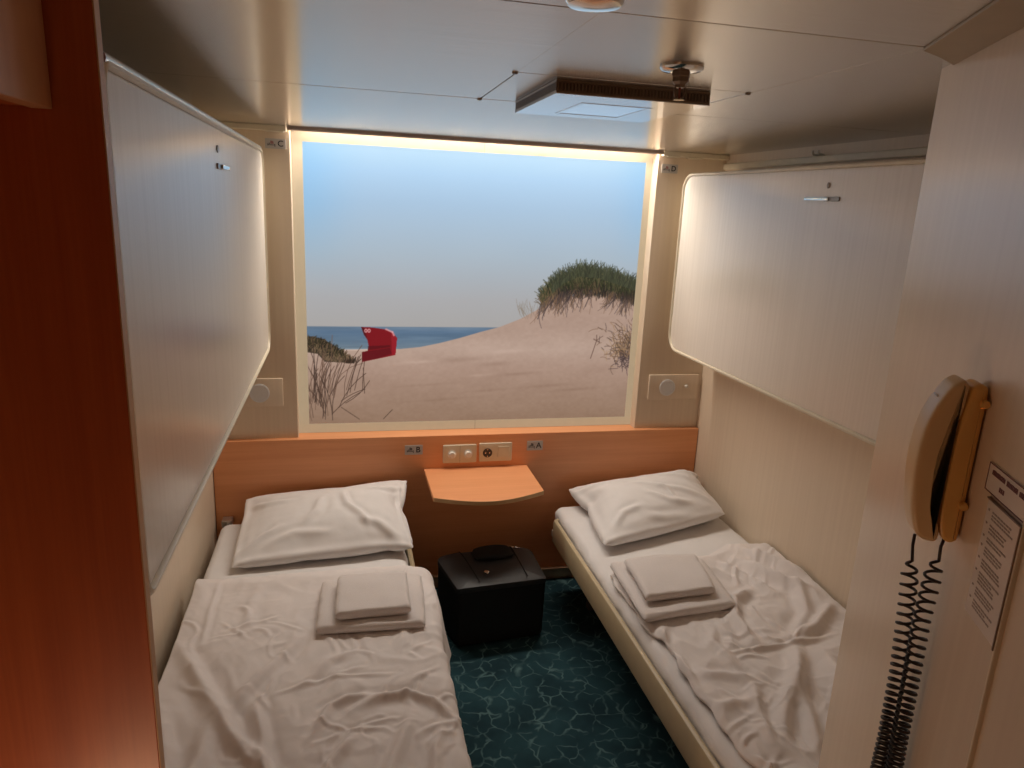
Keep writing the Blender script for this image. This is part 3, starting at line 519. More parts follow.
# ------------------------------------------------------------------ small things on the back wall
FACE = lambda x, y, z: Matrix.Translation((x, y, z)) @ Matrix.Rotation(PI/2, 4, 'X')      # text plane facing the room (-y)
def berth_sign(ch, x0, x1, z0, z1, y, label):
    r = empty('berth_sign', ((x0+x1)/2, y, z0), label, 'sign', 'lettered berth signs')
    b = MB(); b.prism(rrect(x0, x1, z0, z1, .003, 3), XZ, y-.003, y, .0006); obj('sign_plate', b, SIGN, r)
    w, h = x1-x0, z1-z0; b = MB(); b.text(ch, h*.84, FACE(x0+w*.74, y-.0032, (z0+z1)/2), bold=.0006); obj('lettering', b, INK, r, label='dark letter '+ch)
    b = MB()                                     # pictogram of a berth: mattress line, head, legs
    b.box(x0+w*.12, x0+w*.48, y-.0034, y-.003, z0+h*.32, z0+h*.40); b.box(x0+w*.45, x0+w*.49, y-.0034, y-.003, z0+h*.18, z0+h*.48); b.box(x0+w*.11, x0+w*.15, y-.0034, y-.003, z0+h*.28, z0+h*.50)
    b.lathe([(h*.07, 0), (h*.07, .0005)], FACE(x0+w*.20, y-.003, z0+h*.50), 12); obj('pictogram', b, PICTO, r)
    b = MB(); b.prism([(x0+w*.24, z0+h*.46), (x0+w*.42, z0+h*.46), (x0+w*.40, z0+h*.72), (x0+w*.26, z0+h*.80)], XZ, y-.0034, y-.003); obj('pictogram_blanket', b, PINK if ch in 'CD' else PICTO, r)
berth_sign('C', -.304, -.224, 2.011, 2.050, .03, 'small grey berth sign lettered C at the top of the left wall strip')
berth_sign('D', 1.419, 1.498, 2.006, 2.045, .03, 'small grey berth sign lettered D at the top of the right wall strip')
berth_sign('B', .263, .345, .692, .738, 0, 'small grey berth sign lettered B on the wood left of the switches')
berth_sign('A', .843, .922, .694, .741, 0, 'small grey berth sign lettered A on the wood right of the socket')
r = empty('light_switch', (.519, 0, .646), 'cream double switch plate with two round white knobs above the shelf', 'switch')
b = MB(); b.prism(rrect(.439, .598, .646, .735, .006, 4), XZ, -.011, 0, .003, 3); obj('switch_plate', b, PLATE, r, smooth=True)
for x in (.481, .557):
    b = MB(); b.lathe([(.0215, .0), (.0215, .003), (.016, .004), (.015, .016), (.012, .019), (0, .0195)], FACE(x, -.010, .690), 24); obj('knob', b, KNOB, r, smooth=True)
b = MB(); b.box(.5178, .5192, -.0116, -.010, .648, .733); obj('plate_joint', b, mat('plate_gap', (.40, .33, .23, 1), .6), r)
r = empty('wall_socket', (.690, 0, .648), 'cream wall plate with a round socket and a blank module above the shelf', 'socket')
b = MB(); b.prism(rrect(.611, .769, .648, .739, .006, 4), XZ, -.011, 0, .003, 3); obj('socket_plate', b, PLATE, r, smooth=True)
b = MB(); b.lathe([(.0225, .0), (.0225, .0022), (.0205, .0026), (0, .0027)], FACE(.650, -.0108, .692), 24); so = obj('socket_well', b, SOCK, r, smooth=True)
b = MB()
for dx in (-.0095, .0095): b.lathe([(.0030, 0), (.0030, .0012)], FACE(.650+dx, -.0130, .692), 10)
b.box(.648, .652, -.0142, -.013, .706, .711); b.box(.648, .652, -.0142, -.013, .673, .678); obj('contact', b, CHROME, so)
b = MB(); b.prism(rrect(.700, .756, .668, .722, .002, 2), XZ, -.0145, -.009, .0015); obj('blank_module', b, PLATE, r)
def wall_lamp(s, label):
    X = lambda v: XC+s*(v-XC)-(.015 if s < 0 else 0); x0, x1 = sorted((X(1.452), X(1.716)))
    r = empty('wall_lamp_panel', ((x0+x1)/2, .03, .93), label, 'wall fitting', 'square fittings with a round grey lens')
    b = MB(); b.prism(rrect(x0, x1, .930, 1.056, .004, 3), XZ, .016, .03, .002); obj('plate', b, CREAM, r, smooth=True)
    b = MB(); b.lathe([(.042, 0), (.042, .003), (.036, .0045), (.035, .003), (0, .005)], FACE(X(1.549), .0165, .992), 32); obj('lens', b, GREYL, r, smooth=True, label='round grey lens')
    b = MB(); b.lathe([(.008, 0), (.008, .008), (.006, .012), (0, .0125)], FACE(X(1.650), .016, .998), 16); obj('switch_knob', b, KNOB, r, smooth=True)
wall_lamp(-1, 'cream square fitting with round grey lens, half hidden behind the left upper berth')
wall_lamp(1, 'cream square fitting with round grey lens and small knob, below the right upper berth')

# ------------------------------------------------------------------ folded upper berths
BT, BB, YA, YB = 2.003, 1.203, -.058, -2.06
def berth(s, label):
    X = lambda d: (XL+d) if s < 0 else (XR-d)
    r = empty('folding_berth', (X(.1), (YA+YB)/2, BB), label, 'bunk bed', 'upper berths folded against the walls')
    rad = (.05, .085, .07, .05) ; dd = .2615 if s < 0 else .2425
    b = MB(); b.prism(rrect(YB+.012, YA-.012, BB+.012, BT-.012, (.03, .075, .06, .03), 8), YZ, X(.002), X(dd), .006, 3); obj('berth_panel', b, PANEL, r, smooth=True)
    o = rrect(YB, YA, BB, BT, (.04, .085, .07, .04), 10); i = rrect(YB+.013, YA-.013, BB+.013, BT-.013, (.03, .073, .058, .03), 10); o2 = rrect(YB+.004, YA-.004, BB+.004, BT-.004, (.037, .082, .067, .037), 10); i2 = rrect(YB+.010, YA-.010, BB+.010, BT-.010, (.032, .076, .061, .032), 10)
    b = MB(); t = []
    prof = [(o, .01), (o, dd+.001), (o2, dd+.006), (i2, dd+.007), (i, dd+.001), (i, .01)]
    rows = [[YZ(u, v, X(d)) for u, v in p] for p, d in prof]; b.loft(rows+[rows[0]], cap=False); obj('edge_rim', b, RIM, r, smooth=True)
    if s < 0:
        b = MB(); pth = [(X(dd-.004), y, BT-.002) for y in np.linspace(YB+.02, YA-.07, 12)]; b.tube(pth, .0100, 12); obj('top_rail', b, ALU, r, smooth=True, label='shiny rounded top rail')
    hy = -1.09 if s < 0 else -1.08; o_ = -1 if s > 0 else 1
    b = MB(); b.lathe([(.0075, 0), (.0075, .002), (.006, .003), (0, .003)], Matrix.Translation((X(dd), hy-.045 if s < 0 else hy-.005, 1.939)) @ Matrix.Rotation(o_*PI/2, 4, 'Y') @ Matrix.Diagonal((1.25, 1.0 if s > 0 else 2.2, 1, 1)), 16); obj('keyhole', b, BRONZE, r, smooth=True)
    h = None
    b = MB(); x0, x1 = sorted((X(dd-.001), X(dd+.004))); b.prism(rrect(hy-.07, hy+.01, 1.890, 1.904, .006, 4), YZ, x0, x1, .001); h = obj('latch', b, BRONZE, r)
    b = MB(); x0, x1 = sorted((X(dd+.003), X(dd+.009))); b.prism(rrect(hy-.02, hy+.105, 1.891, 1.902, .004, 4), YZ, x0, x1, .002); obj('latch_lever', b, CHROME, h, smooth=True)
    return r
berth(-1, 'pale upper berth folded flat against the left wall')
berth(1, 'pale upper berth folded flat against the right wall')
r = empty('coat_hook', (XR-.012, -.70, 2.056), 'tiny pair of hooks on the moulding above the right upper berth', 'hook')
for y in (-.70, -.665):
    b = MB(); b.tube([(XR-.004, y, 2.064), (XR-.024, y, 2.066), (XR-.03, y, 2.073), (XR-.028, y, 2.08)], .004, 8); obj('hook_prong', b, KNOB, r, smooth=True)

# ------------------------------------------------------------------ beds
MT = .450
def bed(s, label):
    X = lambda d: (XB+d) if s < 0 else (XR-d)      # d = distance across the bed
    W = .804
    r = empty('bed', (X(W/2), -1.1, 0), label, 'bed', 'fixed lower beds')
    # front rail: a board whose head end curls inwards
    path = [(W, -2.085), (W, -.215)]
    for k in range(1, 8):
        a = k/7*math.radians(80); path.append((W-.030+.030*math.cos(a), -.215+.030*math.sin(a)))
    b = MB(); rows = []
    for k, (d, y) in enumerate(path):
        p, q = path[max(k-1, 0)], path[min(k+1, len(path)-1)]; tx, ty = q[0]-p[0], q[1]-p[1]; L = math.hypot(tx, ty); nx, ny = ty/L, -tx/L
        prof = [(-.020, .315), (-.002, .313), (0, .318), (0, .408), (-.004, .418), (-.012, .4215), (-.020, .418)]
        rows.append([(X(d+nx*o), y+ny*o, z) for o, z in prof])
    b.loft(rows); obj('side_rail', b, RAIL, r, smooth=True)
    b = MB(); x0, x1 = sorted((X(.004), X(W-.022))); b.box(x0, x1, -2.085, -.12, .300, .331, .003); obj('base_board', b, CREAM, r)
    for d in (.08, .62):
        for y in (-.30, -1.95):
            b = MB(); x = X(d); b.box(x-.02, x+.02, y-.02, y+.02, 0, .301, .004); obj('leg', b, DARK, r)
    b = MB(); x0, x1 = sorted((X(.002), X(.045))); b.box(x0, x1, -.055, -.003, .400, .432, .004); b.lathe([(.006, 0), (.006, .01)], Matrix.Translation((X(.03), -.055, .416)) @ Matrix.Rotation(PI/2, 4, 'X'), 12); obj('head_bracket', b, ALU, r, label='grey metal head bracket')
    return r
bed(-1, 'bed along the left wall, under the left folded berth')
bed(1, 'bed with a cream side rail along the right wall')

def noise3(x, y, f, sx=0., seed=0.):
    return noise.noise(Vector((x*f+seed, y*f+sx, seed*1.7)))
def mattress(s, label):
    X = lambda d: (XB+d) if s < 0 else (XR-d)
    W = .775; y0, y1 = -2.08, -.10; n = 90; m = 34; rows = []
    # rounded slab swept along y with a rumpled sheet
    def sec(y, inset, zt):
        pts = []
        d0, d1 = .012+inset, W-inset
        for k in range(15): pts.append((d1-.0, .333+(zt-.035-.333)*k/14))
        for k in range(1, 9): a = k/8*PI/2; pts.append((d1-.035+.035*math.cos(a), zt-.035+.035*math.sin(a)))
        for k in range(1, m): pts.append((d1-.035-(d1-d0-.07)*k/m, zt))
        for k in range(0, 9): a = PI/2+k/8*PI/2; pts.append((d0+.035+.035*math.cos(a), zt-.035+.035*math.sin(a)))
        for k in range(1, 6): pts.append((d0, zt-.035-(zt-.035-.333)*k/5))
        out = []
        for d, z in pts:
            x = X(d); f = max(0, min(1, (d-d1+.09)/.09)); dn = 0
            if z > .36:
                dn = .0030*noise3(x, y, 9, 0, 3)+.0016*noise3(x*1.5, y*2, 16, 0, 8)
                dn += f*(.0055*noise3(x*.5+z, y, 14, 0, 5)+.003*noise3(x+z, y*2.2, 20, 0, 2))
            out.append((X(d+dn*(1 if d > W/2 else 0)*f), y, z+dn))
        return out
    ys = list(np.linspace(y0, y1-.05, n)); 
    for y in ys: rows.append(sec(y, 0, MT))
    for k in range(1, 7):
        a = k/6*PI/2; rows.append(sec(y1-.05+.05*math.sin(a), .05*(1-math.cos(a)), MT-.03*(1-math.cos(a))))
    b = MB(); b.loft(rows); o = obj('mattress', b, LINEN, smooth='all'); return tag(o, label, 'mattress', 'mattresses in white sheets')
mattress(-1, 'mattress in a white fitted sheet on the left bed')
mattress(1, 'mattress in a white fitted sheet on the right bed')

def polydist(P, line):
    """distance, signed side and end taper of points P (n,2) to a polyline"""
    best = np.full(len(P), 1e9); side = np.zeros(len(P)); tt = np.zeros(len(P)); L = np.asarray(line, float)
    seg = np.hypot(*(L[1:]-L[:-1]).T); cum = np.concatenate([[0], np.cumsum(seg)]); tot = cum[-1]
    for i in range(len(L)-1):
        a, b_ = L[i], L[i+1]; d = b_-a; t = np.clip(((P-a)@d)/(d@d), 0, 1); q = P-a-t[:, None]*d
        dist = np.hypot(q[:, 0], q[:, 1]); c = (d[0]*q[:, 1]-d[1]*q[:, 0])
        m = dist < best; best = np.where(m, dist, best); side = np.where(m, np.sign(c), side); tt = np.where(m, (cum[i]+t*seg[i])/tot, tt)
    return best*side, best, tt
def fold_height(P, folds):
    h = np.zeros(len(P))
    for line, w, amp in folds:
        w = w*.78; s, d, t = polydist(P, line); tap = np.clip(np.minimum(t, 1-t)/.22, 0.12, 1)**.8
        h += amp*tap*(np.exp(-(d/w)**2)-.55*np.exp(-((s-1.7*w)/(1.1*w))**2)-.25*np.exp(-((s+2.2*w)/(1.4*w))**2))
    return h
def rumple(P, amp, seed, f=5.):
    out = np.zeros(len(P))
    for i, (x, y) in enumerate(P):
        wx = noise3(x, y, 3.1, 0, seed+1)*.12; wy = noise3(x, y, 3.1, 0, seed+4)*.12
        v = noise3(x+wx, (y+wy)*.8, f, 0, seed); r1 = 1-abs(noise3(x+wx, y+wy, f*1.5, 0, seed+7))*2
        r2 = 1-abs(noise3(x*1.2-wx, y-wy, f*3.2, 0, seed+9))*2
        out[i] = amp*(.8*v+.55*max(r1-.45, 0)*1.6+.16*max(r2-.3, 0))
    return out
def sheet_object(name, P, nu, nv, m, thick, label, cat, group):
    f = [(j*nu+i, j*nu+i+1, (j+1)*nu+i+1, (j+1)*nu+i) for j in range(nv-1) for i in range(nu-1)]
    b = MB(); b.pydata(P, f); o = obj(name, b, m, smooth='all')
    # face normals must look up
    if sum(p.normal.z for p in o.data.polygons) < 0: o.data.flip_normals()
    so = o.modifiers.new('thick', 'SOLIDIFY'); so.thickness = thick; so.offset = -1; so.use_even_offset = False
    o.modifiers.new('soft', 'SUBSURF').levels = 1; o.modifiers['soft'].render_levels = 1
    return tag(o, label, cat, group)

def creases(n, seed, x0, x1, y0, y1, ang_fn, wr, ar):
    r = np.random.default_rng(seed); out = []
    for k in range(n):
        x, y = r.uniform(x0, x1), r.uniform(y0, y1); a = ang_fn(x, y)+r.normal(0, .38); L = r.uniform(.05, .20); c = r.normal(0, 2.2)
        pts = []
        for t in np.linspace(-.5, .5, 5): aa = a+c*t*L*2; pts.append((x+L*t*math.cos(aa), y+L*t*math.sin(aa)))
        out.append((pts, r.uniform(*wr), r.uniform(*ar)))
    return out
LF = [([(-.508, -1.048), (-.40, -1.27), (-.298, -1.478), (-.209, -1.60), (-.13, -1.72)], .028, .020), ([(-.259, -1.345), (-.22, -1.5), (-.195, -1.68)], .020, .016), ([(-.130, -1.02), (-.19, -1.14), (-.28, -1.30), (-.33, -1.42)], .022, .012),
      ([(-.395, -.997), (-.30, -.955), (-.224, -.931)], .010, .005), ([(-.22, -1.34), (-.12, -1.30), (-.054, -1.283), (.03, -1.283), (.14, -1.29)], .009, .006), ([(.0, -1.43), (.08, -1.39), (.163, -1.382), (.23, -1.43), (.289, -1.515)], .018, .016), ([(-.10, -1.53), (-.052, -1.409), (.0, -1.385), (.09, -1.37)], .016, .013),
      ([(-.445, -.67), (-.448, -.85), (-.44, -1.08)], .010, .005), ([(-.09, -1.75), (-.05, -1.62), (.03, -1.5)], .020, .015), ([(.06, -1.75), (.12, -1.6), (.17, -1.47)], .022, .014), ([(.19, -1.8), (.21, -1.62), (.25, -1.52)], .018, .012), ([(-.42, -1.75), (-.36, -1.55), (-.36, -1.4)], .030, .016), ([(-.5, -1.35), (-.45, -1.5), (-.42, -1.7)], .024, .013),
      ([(.02, -1.16), (-.06, -1.2), (-.14, -1.32)], .02, .008), ([(.25, -.95), (.18, -1.05), (.15, -1.2)], .02, .006), ([(-.3, -.72), (-.33, -.85), (-.31, -1.0)], .025, .006)]
LF += creases(46, 3, -.5, .30, -1.85, -.72, lambda x, y: math.atan2(-.75, .35 if x < 0 else -.2), (.006, .011), (.002, .0050))
LF += creases(22, 8, -.1, .30, -1.8, -1.15, lambda x, y: .35, (.006, .010), (.002, .0050))
def duvet_left():
    nu, nv = 150, 215; W = .828; drop = .17; ys = np.linspace(-2.075, -.655, nv); P = np.zeros((nv, nu, 3)); D = np.zeros((nv, nu)); NRM = np.zeros((nv, nu, 3))
    zt = MT+.026; rr = .042
    for j, y in enumerate(ys):
        t = (y+2.075)/1.42
        tot = W-rr+rr*PI/2+drop
        for i in range(nu):
            s = tot*i/(nu-1); w_ = .012+.006*math.sin(7*y)
            if s < W-rr: x, z, n = XB+.014+s, zt, (0, 0, 1)
            elif s < W-rr+rr*PI/2:
                a = (s-(W-rr))/rr; x, z, n = XB+.014+W-rr+rr*math.sin(a), zt-rr*(1-math.cos(a)), (math.sin(a), 0, math.cos(a))
            else:
                e = s-(W-rr)-rr*PI/2; x, z, n = XB+.014+W+.016*(e/drop)+.010*(e/drop)*math.sin(19*y+1)+.007*(e/drop)*math.sin(41*y), zt-rr-e*(1+.06*math.sin(5*y)), (1, 0, 0)
            e_ = s/tot; bul = max(0, (e_-.55)/.45)**2*math.exp(-((y+.83)/.17)**2); x += .030*bul
            hx = -.10*max(0, (e_-.60)/.40)**2*max(0, (t-.8)/.2)/.3
            P[j, i] = (x, y+hx*.3, z); NRM[j, i] = n
    Q = P.reshape(-1, 3); flat = np.stack([np.minimum(Q[:, 0], .40), Q[:, 1]], -1)
    h = fold_height(flat, LF)*1.15+rumple(flat, .0105, 2.3, 5.0)
    h += .010*np.exp(-((Q[:, 1]+.70)/.05)**2)                       # puffed head edge
    h = np.clip(h, -.012, .05)
    h = np.where(NRM.reshape(-1, 3)[:, 0] > .9, np.clip(h, -.004, .02), h)
    Q = Q+NRM.reshape(-1, 3)*h[:, None]
    Q[:, 0] = np.maximum(Q[:, 0], XB-.012)
    return sheet_object('duvet', Q, nu, nv, COTTON, .018, 'rumpled white duvet hanging over the side of the left bed', 'duvet', 'white duvets')
duvet_left()
RF = [([(1.15, -1.36), (1.25, -1.352), (1.361, -1.346), (1.48, -1.335), (1.62, -1.31)], .010, .010), ([(1.442, -1.325), (1.56, -1.27), (1.70, -1.17)], .026, .026), ([(1.45, -1.30), (1.58, -1.20), (1.66, -1.0)], .026, .020), ([(1.442, -1.325), (1.40, -1.41), (1.346, -1.485), (1.22, -1.62), (1.114, -1.76)], .030, .026), ([(1.483, -.996), (1.42, -1.04), (1.366, -1.07), (1.31, -1.18), (1.301, -1.337)], .024, .020),
      ([(1.04, -1.43), (1.12, -1.46), (1.20, -1.50)], .026, .014), ([(1.0, -1.60), (1.07, -1.585), (1.15, -1.586)], .024, .012), ([(1.181, -1.501), (1.13, -1.62), (1.085, -1.77)], .022, .016), ([(1.36, -1.47), (1.28, -1.62), (1.20, -1.80)], .028, .022), ([(1.033, -1.174), (1.00, -1.27), (1.01, -1.366), (1.0, -1.50)], .020, .020),
      ([(1.55, -.80), (1.60, -.95), (1.68, -1.08)], .030, .024), ([(1.45, -.78), (1.50, -.9), (1.55, -1.05)], .026, .016), ([(1.60, -.72), (1.67, -.85), (1.72, -1.0)], .026, .022), ([(1.50, -1.42), (1.44, -1.58), (1.38, -1.8)], .028, .022), ([(1.60, -1.40), (1.57, -1.55), (1.54, -1.75)], .026, .020), ([(1.20, -1.22), (1.16, -1.30), (1.18, -1.42)], .02, .010), ([(1.30, -.80), (1.40, -.86), (1.47, -.95)], .024, .010)]
RF += creases(60, 5, 1.02, 1.70, -1.9, -.72, lambda x, y: math.atan2(y+1.33, x-1.44), (.006, .012), (.003, .0075))
RF += creases(22, 12, 1.05, 1.5, -1.7, -.9, lambda x, y: -1.1, (.006, .010), (.002, .006))
def duvet_right():
    nu, nv = 130, 215; P = np.zeros((nv, nu, 3))
    lx = lambda y: np.interp(y, [-2.1, -1.8, -1.55, -1.27, -1.2, -.96, -.80], [1.045, 1.010, .990, 1.005, .985, .975, .985])
    for j in range(nv):
        v = j/(nv-1)
        for i in range(nu):
            u = i/(nu-1)
            yt = np.interp(u, [0, .12, .45, .62, .8, 1], [-.80, -.76, -.74, -.715, -.64, -.66]); y = -2.075+(yt+2.075)*v
            x0 = lx(y)+.006*math.sin(23*y)+.004*math.sin(51*y); x = x0+(XR-.014-x0)*u
            P[j, i] = (x, y, MT+.026)
    Q = P.reshape(-1, 3); flat = Q[:, :2].copy()
    h = fold_height(flat, RF)*1.05+rumple(flat, .0125, 6.1, 6.0)
    h += .030*np.clip((flat[:, 0]-1.50)/.22, 0, 1)*np.exp(-((flat[:, 1]+.92)/.30)**2)
    U = np.tile(np.linspace(0, 1, nu), nv); V = np.repeat(np.linspace(0, 1, nv), nu)
    h = np.clip(h, -.014, .07)
    e = np.minimum(U/.03, 1); h = h*(.35+.65*e)-.012*(1-e)
    e = np.minimum((1-V)/.025, 1); h = h*(.5+.5*e)-.010*(1-e)
    Q[:, 2] += h
    return sheet_object('duvet', Q, nu, nv, COTTON, .016, 'crumpled white duvet pushed towards the wall on the right bed', 'duvet', 'white duvets')
duvet_right()

# pillows: relaxed pillow shapes, with creases added
def pillow(key, folds, zs, label, quad, noise_amp=.0015):
    P = np.array(PILLOW[key], float).reshape(-1, 3)*1e-4
    lo, hi = P.min(0), P.max(0); ex = (P[:, 0]-lo[0])/(hi[0]-lo[0]); ey = (P[:, 1]-lo[1])/(hi[1]-lo[1]); hz = (P[:, 2]-lo[2])*zs
    Q4 = [np.array(c) for c in quad]                     # front-left, front-right, back-right, back-left on the bed, with lift
    G = (Q4[0][None]*(1-ex)[:, None]+Q4[1][None]*ex[:, None])*(1-ey)[:, None]+(Q4[3][None]*(1-ex)[:, None]+Q4[2][None]*ex[:, None])*ey[:, None]
    P = np.stack([G[:, 0], G[:, 1], np.maximum(MT+.004, MT+.003+G[:, 2]+hz)], -1)
    nu, nv = 17, 13; idx = {}; k = 0
    for side in (0, 1):
        for j in range(nv):
            for i in range(nu):
                if side and (i in (0, nu-1) or j in (0, nv-1)): idx[1, i, j] = idx[0, i, j]; continue
                idx[side, i, j] = k; k += 1
    faces = []
    for side in (0, 1):
        for j in range(nv-1):
            for i in range(nu-1):
                f = [idx[side, i, j], idx[side, i+1, j], idx[side, i+1, j+1], idx[side, i, j+1]]; faces.append(f if side == 0 else f[::-1])
    b = MB(); b.pydata(P, faces); bm = b.bm
    bmesh.ops.subdivide_edges(bm, edges=bm.edges[:], cuts=3, use_grid_fill=True, smooth=1.)
    for q in range(2): bmesh.ops.smooth_vert(bm, verts=bm.verts[:], factor=.35, use_axis_x=True, use_axis_y=True, use_axis_z=True)
    bm.normal_update(); V = np.array([v.co[:] for v in bm.verts])
    h = 1.5*fold_height(V[:, :2], folds)
    for v, hh in zip(bm.verts, h):
        w = max(0., v.normal.z); v.co += v.normal*(hh*w+noise_amp*noise3(v.co.x, v.co.y, 22, 0, 4)*w)
    o = obj('pillow', b, LINEN, smooth='all'); o.modifiers.new('soft', 'SUBSURF').render_levels = 1
    return tag(o, label, 'pillow', 'white pillows')
pillow('left', [([(-.02, -.22), (.0, -.33), (.06, -.40), (.09, -.47)], .014, .010), ([(-.10, -.25), (-.12, -.36), (-.17, -.42)], .02, .008), ([(.2, -.50), (.12, -.44), (.04, -.42)], .018, .008), ([(-.42, -.54), (-.33, -.46), (-.26, -.42)], .016, .010), ([(-.40, -.16), (-.33, -.22), (-.22, -.24)], .016, .006), ([(.24, -.15), (.16, -.20), (.1, -.21)], .014, .007), ([(.23, -.10), (.215, -.3), (.235, -.5)], .010, .006), ([(-.3, -.5), (-.2, -.46), (-.05, -.47)], .016, .006)], .86, 'plump white pillow leaning on the headboard of the left bed', ((-.44, -.575, -.010), (.255, -.560, -.028), (.27, -.055, .060), (-.43, -.060, .040)))
pillow('right', [([(1.25, -.25), (1.38, -.33), (1.5, -.36), (1.66, -.40)], .016, .009), ([(1.30, -.36), (1.40, -.42), (1.52, -.43)], .014, .008), ([(1.42, -.22), (1.55, -.26), (1.68, -.33)], .014, .009), ([(1.09, -.55), (1.16, -.48), (1.26, -.45)], .016, .009), ([(1.5, -.2), (1.6, -.20), (1.68, -.25)], .012, .008), ([(1.04, -.14), (1.12, -.2), (1.2, -.22)], .016, .007), ([(1.25, -.5), (1.35, -.5), (1.5, -.47)], .016, .007), ([(1.35, -.28), (1.42, -.36), (1.44, -.42)], .012, .007)], .96, 'plump white pillow at the head of the right bed, against the cream wall', ((1.03, -.665, -.010), (1.685, -.435, .0), (1.715, -.055, .020), (1.010, -.085, -.034)))

# folded towels: a folded cloth swept to a soft rounded slab
def towel(corners, z0, th, label, seed, cat='towel'):
    A, B, C_, D_ = [np.array(c) for c in corners]       # head-left, head-right, foot-right, foot-left
    nu, nv = 34, 34; top = []; rows = []
    def base(u, v): return (A*(1-u)+B*u)*(1-v)+(D_*(1-u)+C_*u)*v
    per = 26
    # section along v: layers at the head, one fat fold at the foot
    sect = []
    for k in range(15): sect.append((k/14*.955, 1.))                           # top, head to foot
    for k in range(1, 12):
        a = PI/2-PI*k/11; sect.append((.955+.045*math.cos(a), .5+.5*math.sin(a)))
    for k in range(1, 15): sect.append((.955*(1-k/14), 0.))
    sect += [(-.004, .10), (-.006, .30), (.004, .47), (.010, .50), (.004, .53), (-.006, .70), (-.003, .92)]
    for i in range(nu):
        u = i/(nu-1); row = []
        e = min(u, 1-u)/.075; pin = 1 if e >= 1 else math.sqrt(max(0, 1-(1-e)**2))
        hgt = (.40+.60*pin)
        for v, w in sect:
            p = base(.02+.96*u if 0 else u, v); zz = z0+th*(.5+(w-.5)*hgt)
            nz = .006*noise3(p[0], p[1], 7, 0, seed)+.003*noise3(p[0], p[1], 18, 0, seed+2)
            ox = .006*noise3(p[1], v, 9, 0, seed+5)*(1 if e < .8 else 0)
            row.append((p[0]+ox, p[1]+.004*noise3(p[0], w, 8, 0, seed+3), zz+nz*(1 if w > .4 else .1)-.3*.5*0))
        rows.append(row)
    b = MB(); b.loft(rows); o = obj('folded_towel', b, TERRY, smooth='all')
    return tag(o, label, cat, 'folded white towels')
towel([(-.090, -.770), (.262, -.772), (.245, -1.085), (-.100, -1.070)], MT+.030, .030, 'larger folded white towel, lying flat on the left bed beneath a small towel', 1.2)
towel([(-.035, -.815), (.205, -.812), (.200, -1.045), (-.040, -1.050)], MT+.065, .033, 'small folded white towel on top of the larger towel on the left bed', 4.4)
towel([(.990, -.800), (1.375, -.815), (1.335, -1.135), (.968, -1.175)], MT+.034, .030, 'larger folded white towel, lying flat on the right bed beneath a small towel', 7.9)
towel([(1.030, -.838), (1.325, -.845), (1.275, -1.090), (1.003, -1.105)], MT+.069, .033, 'small folded white towel on top of the larger towel on the right bed', 9.3)

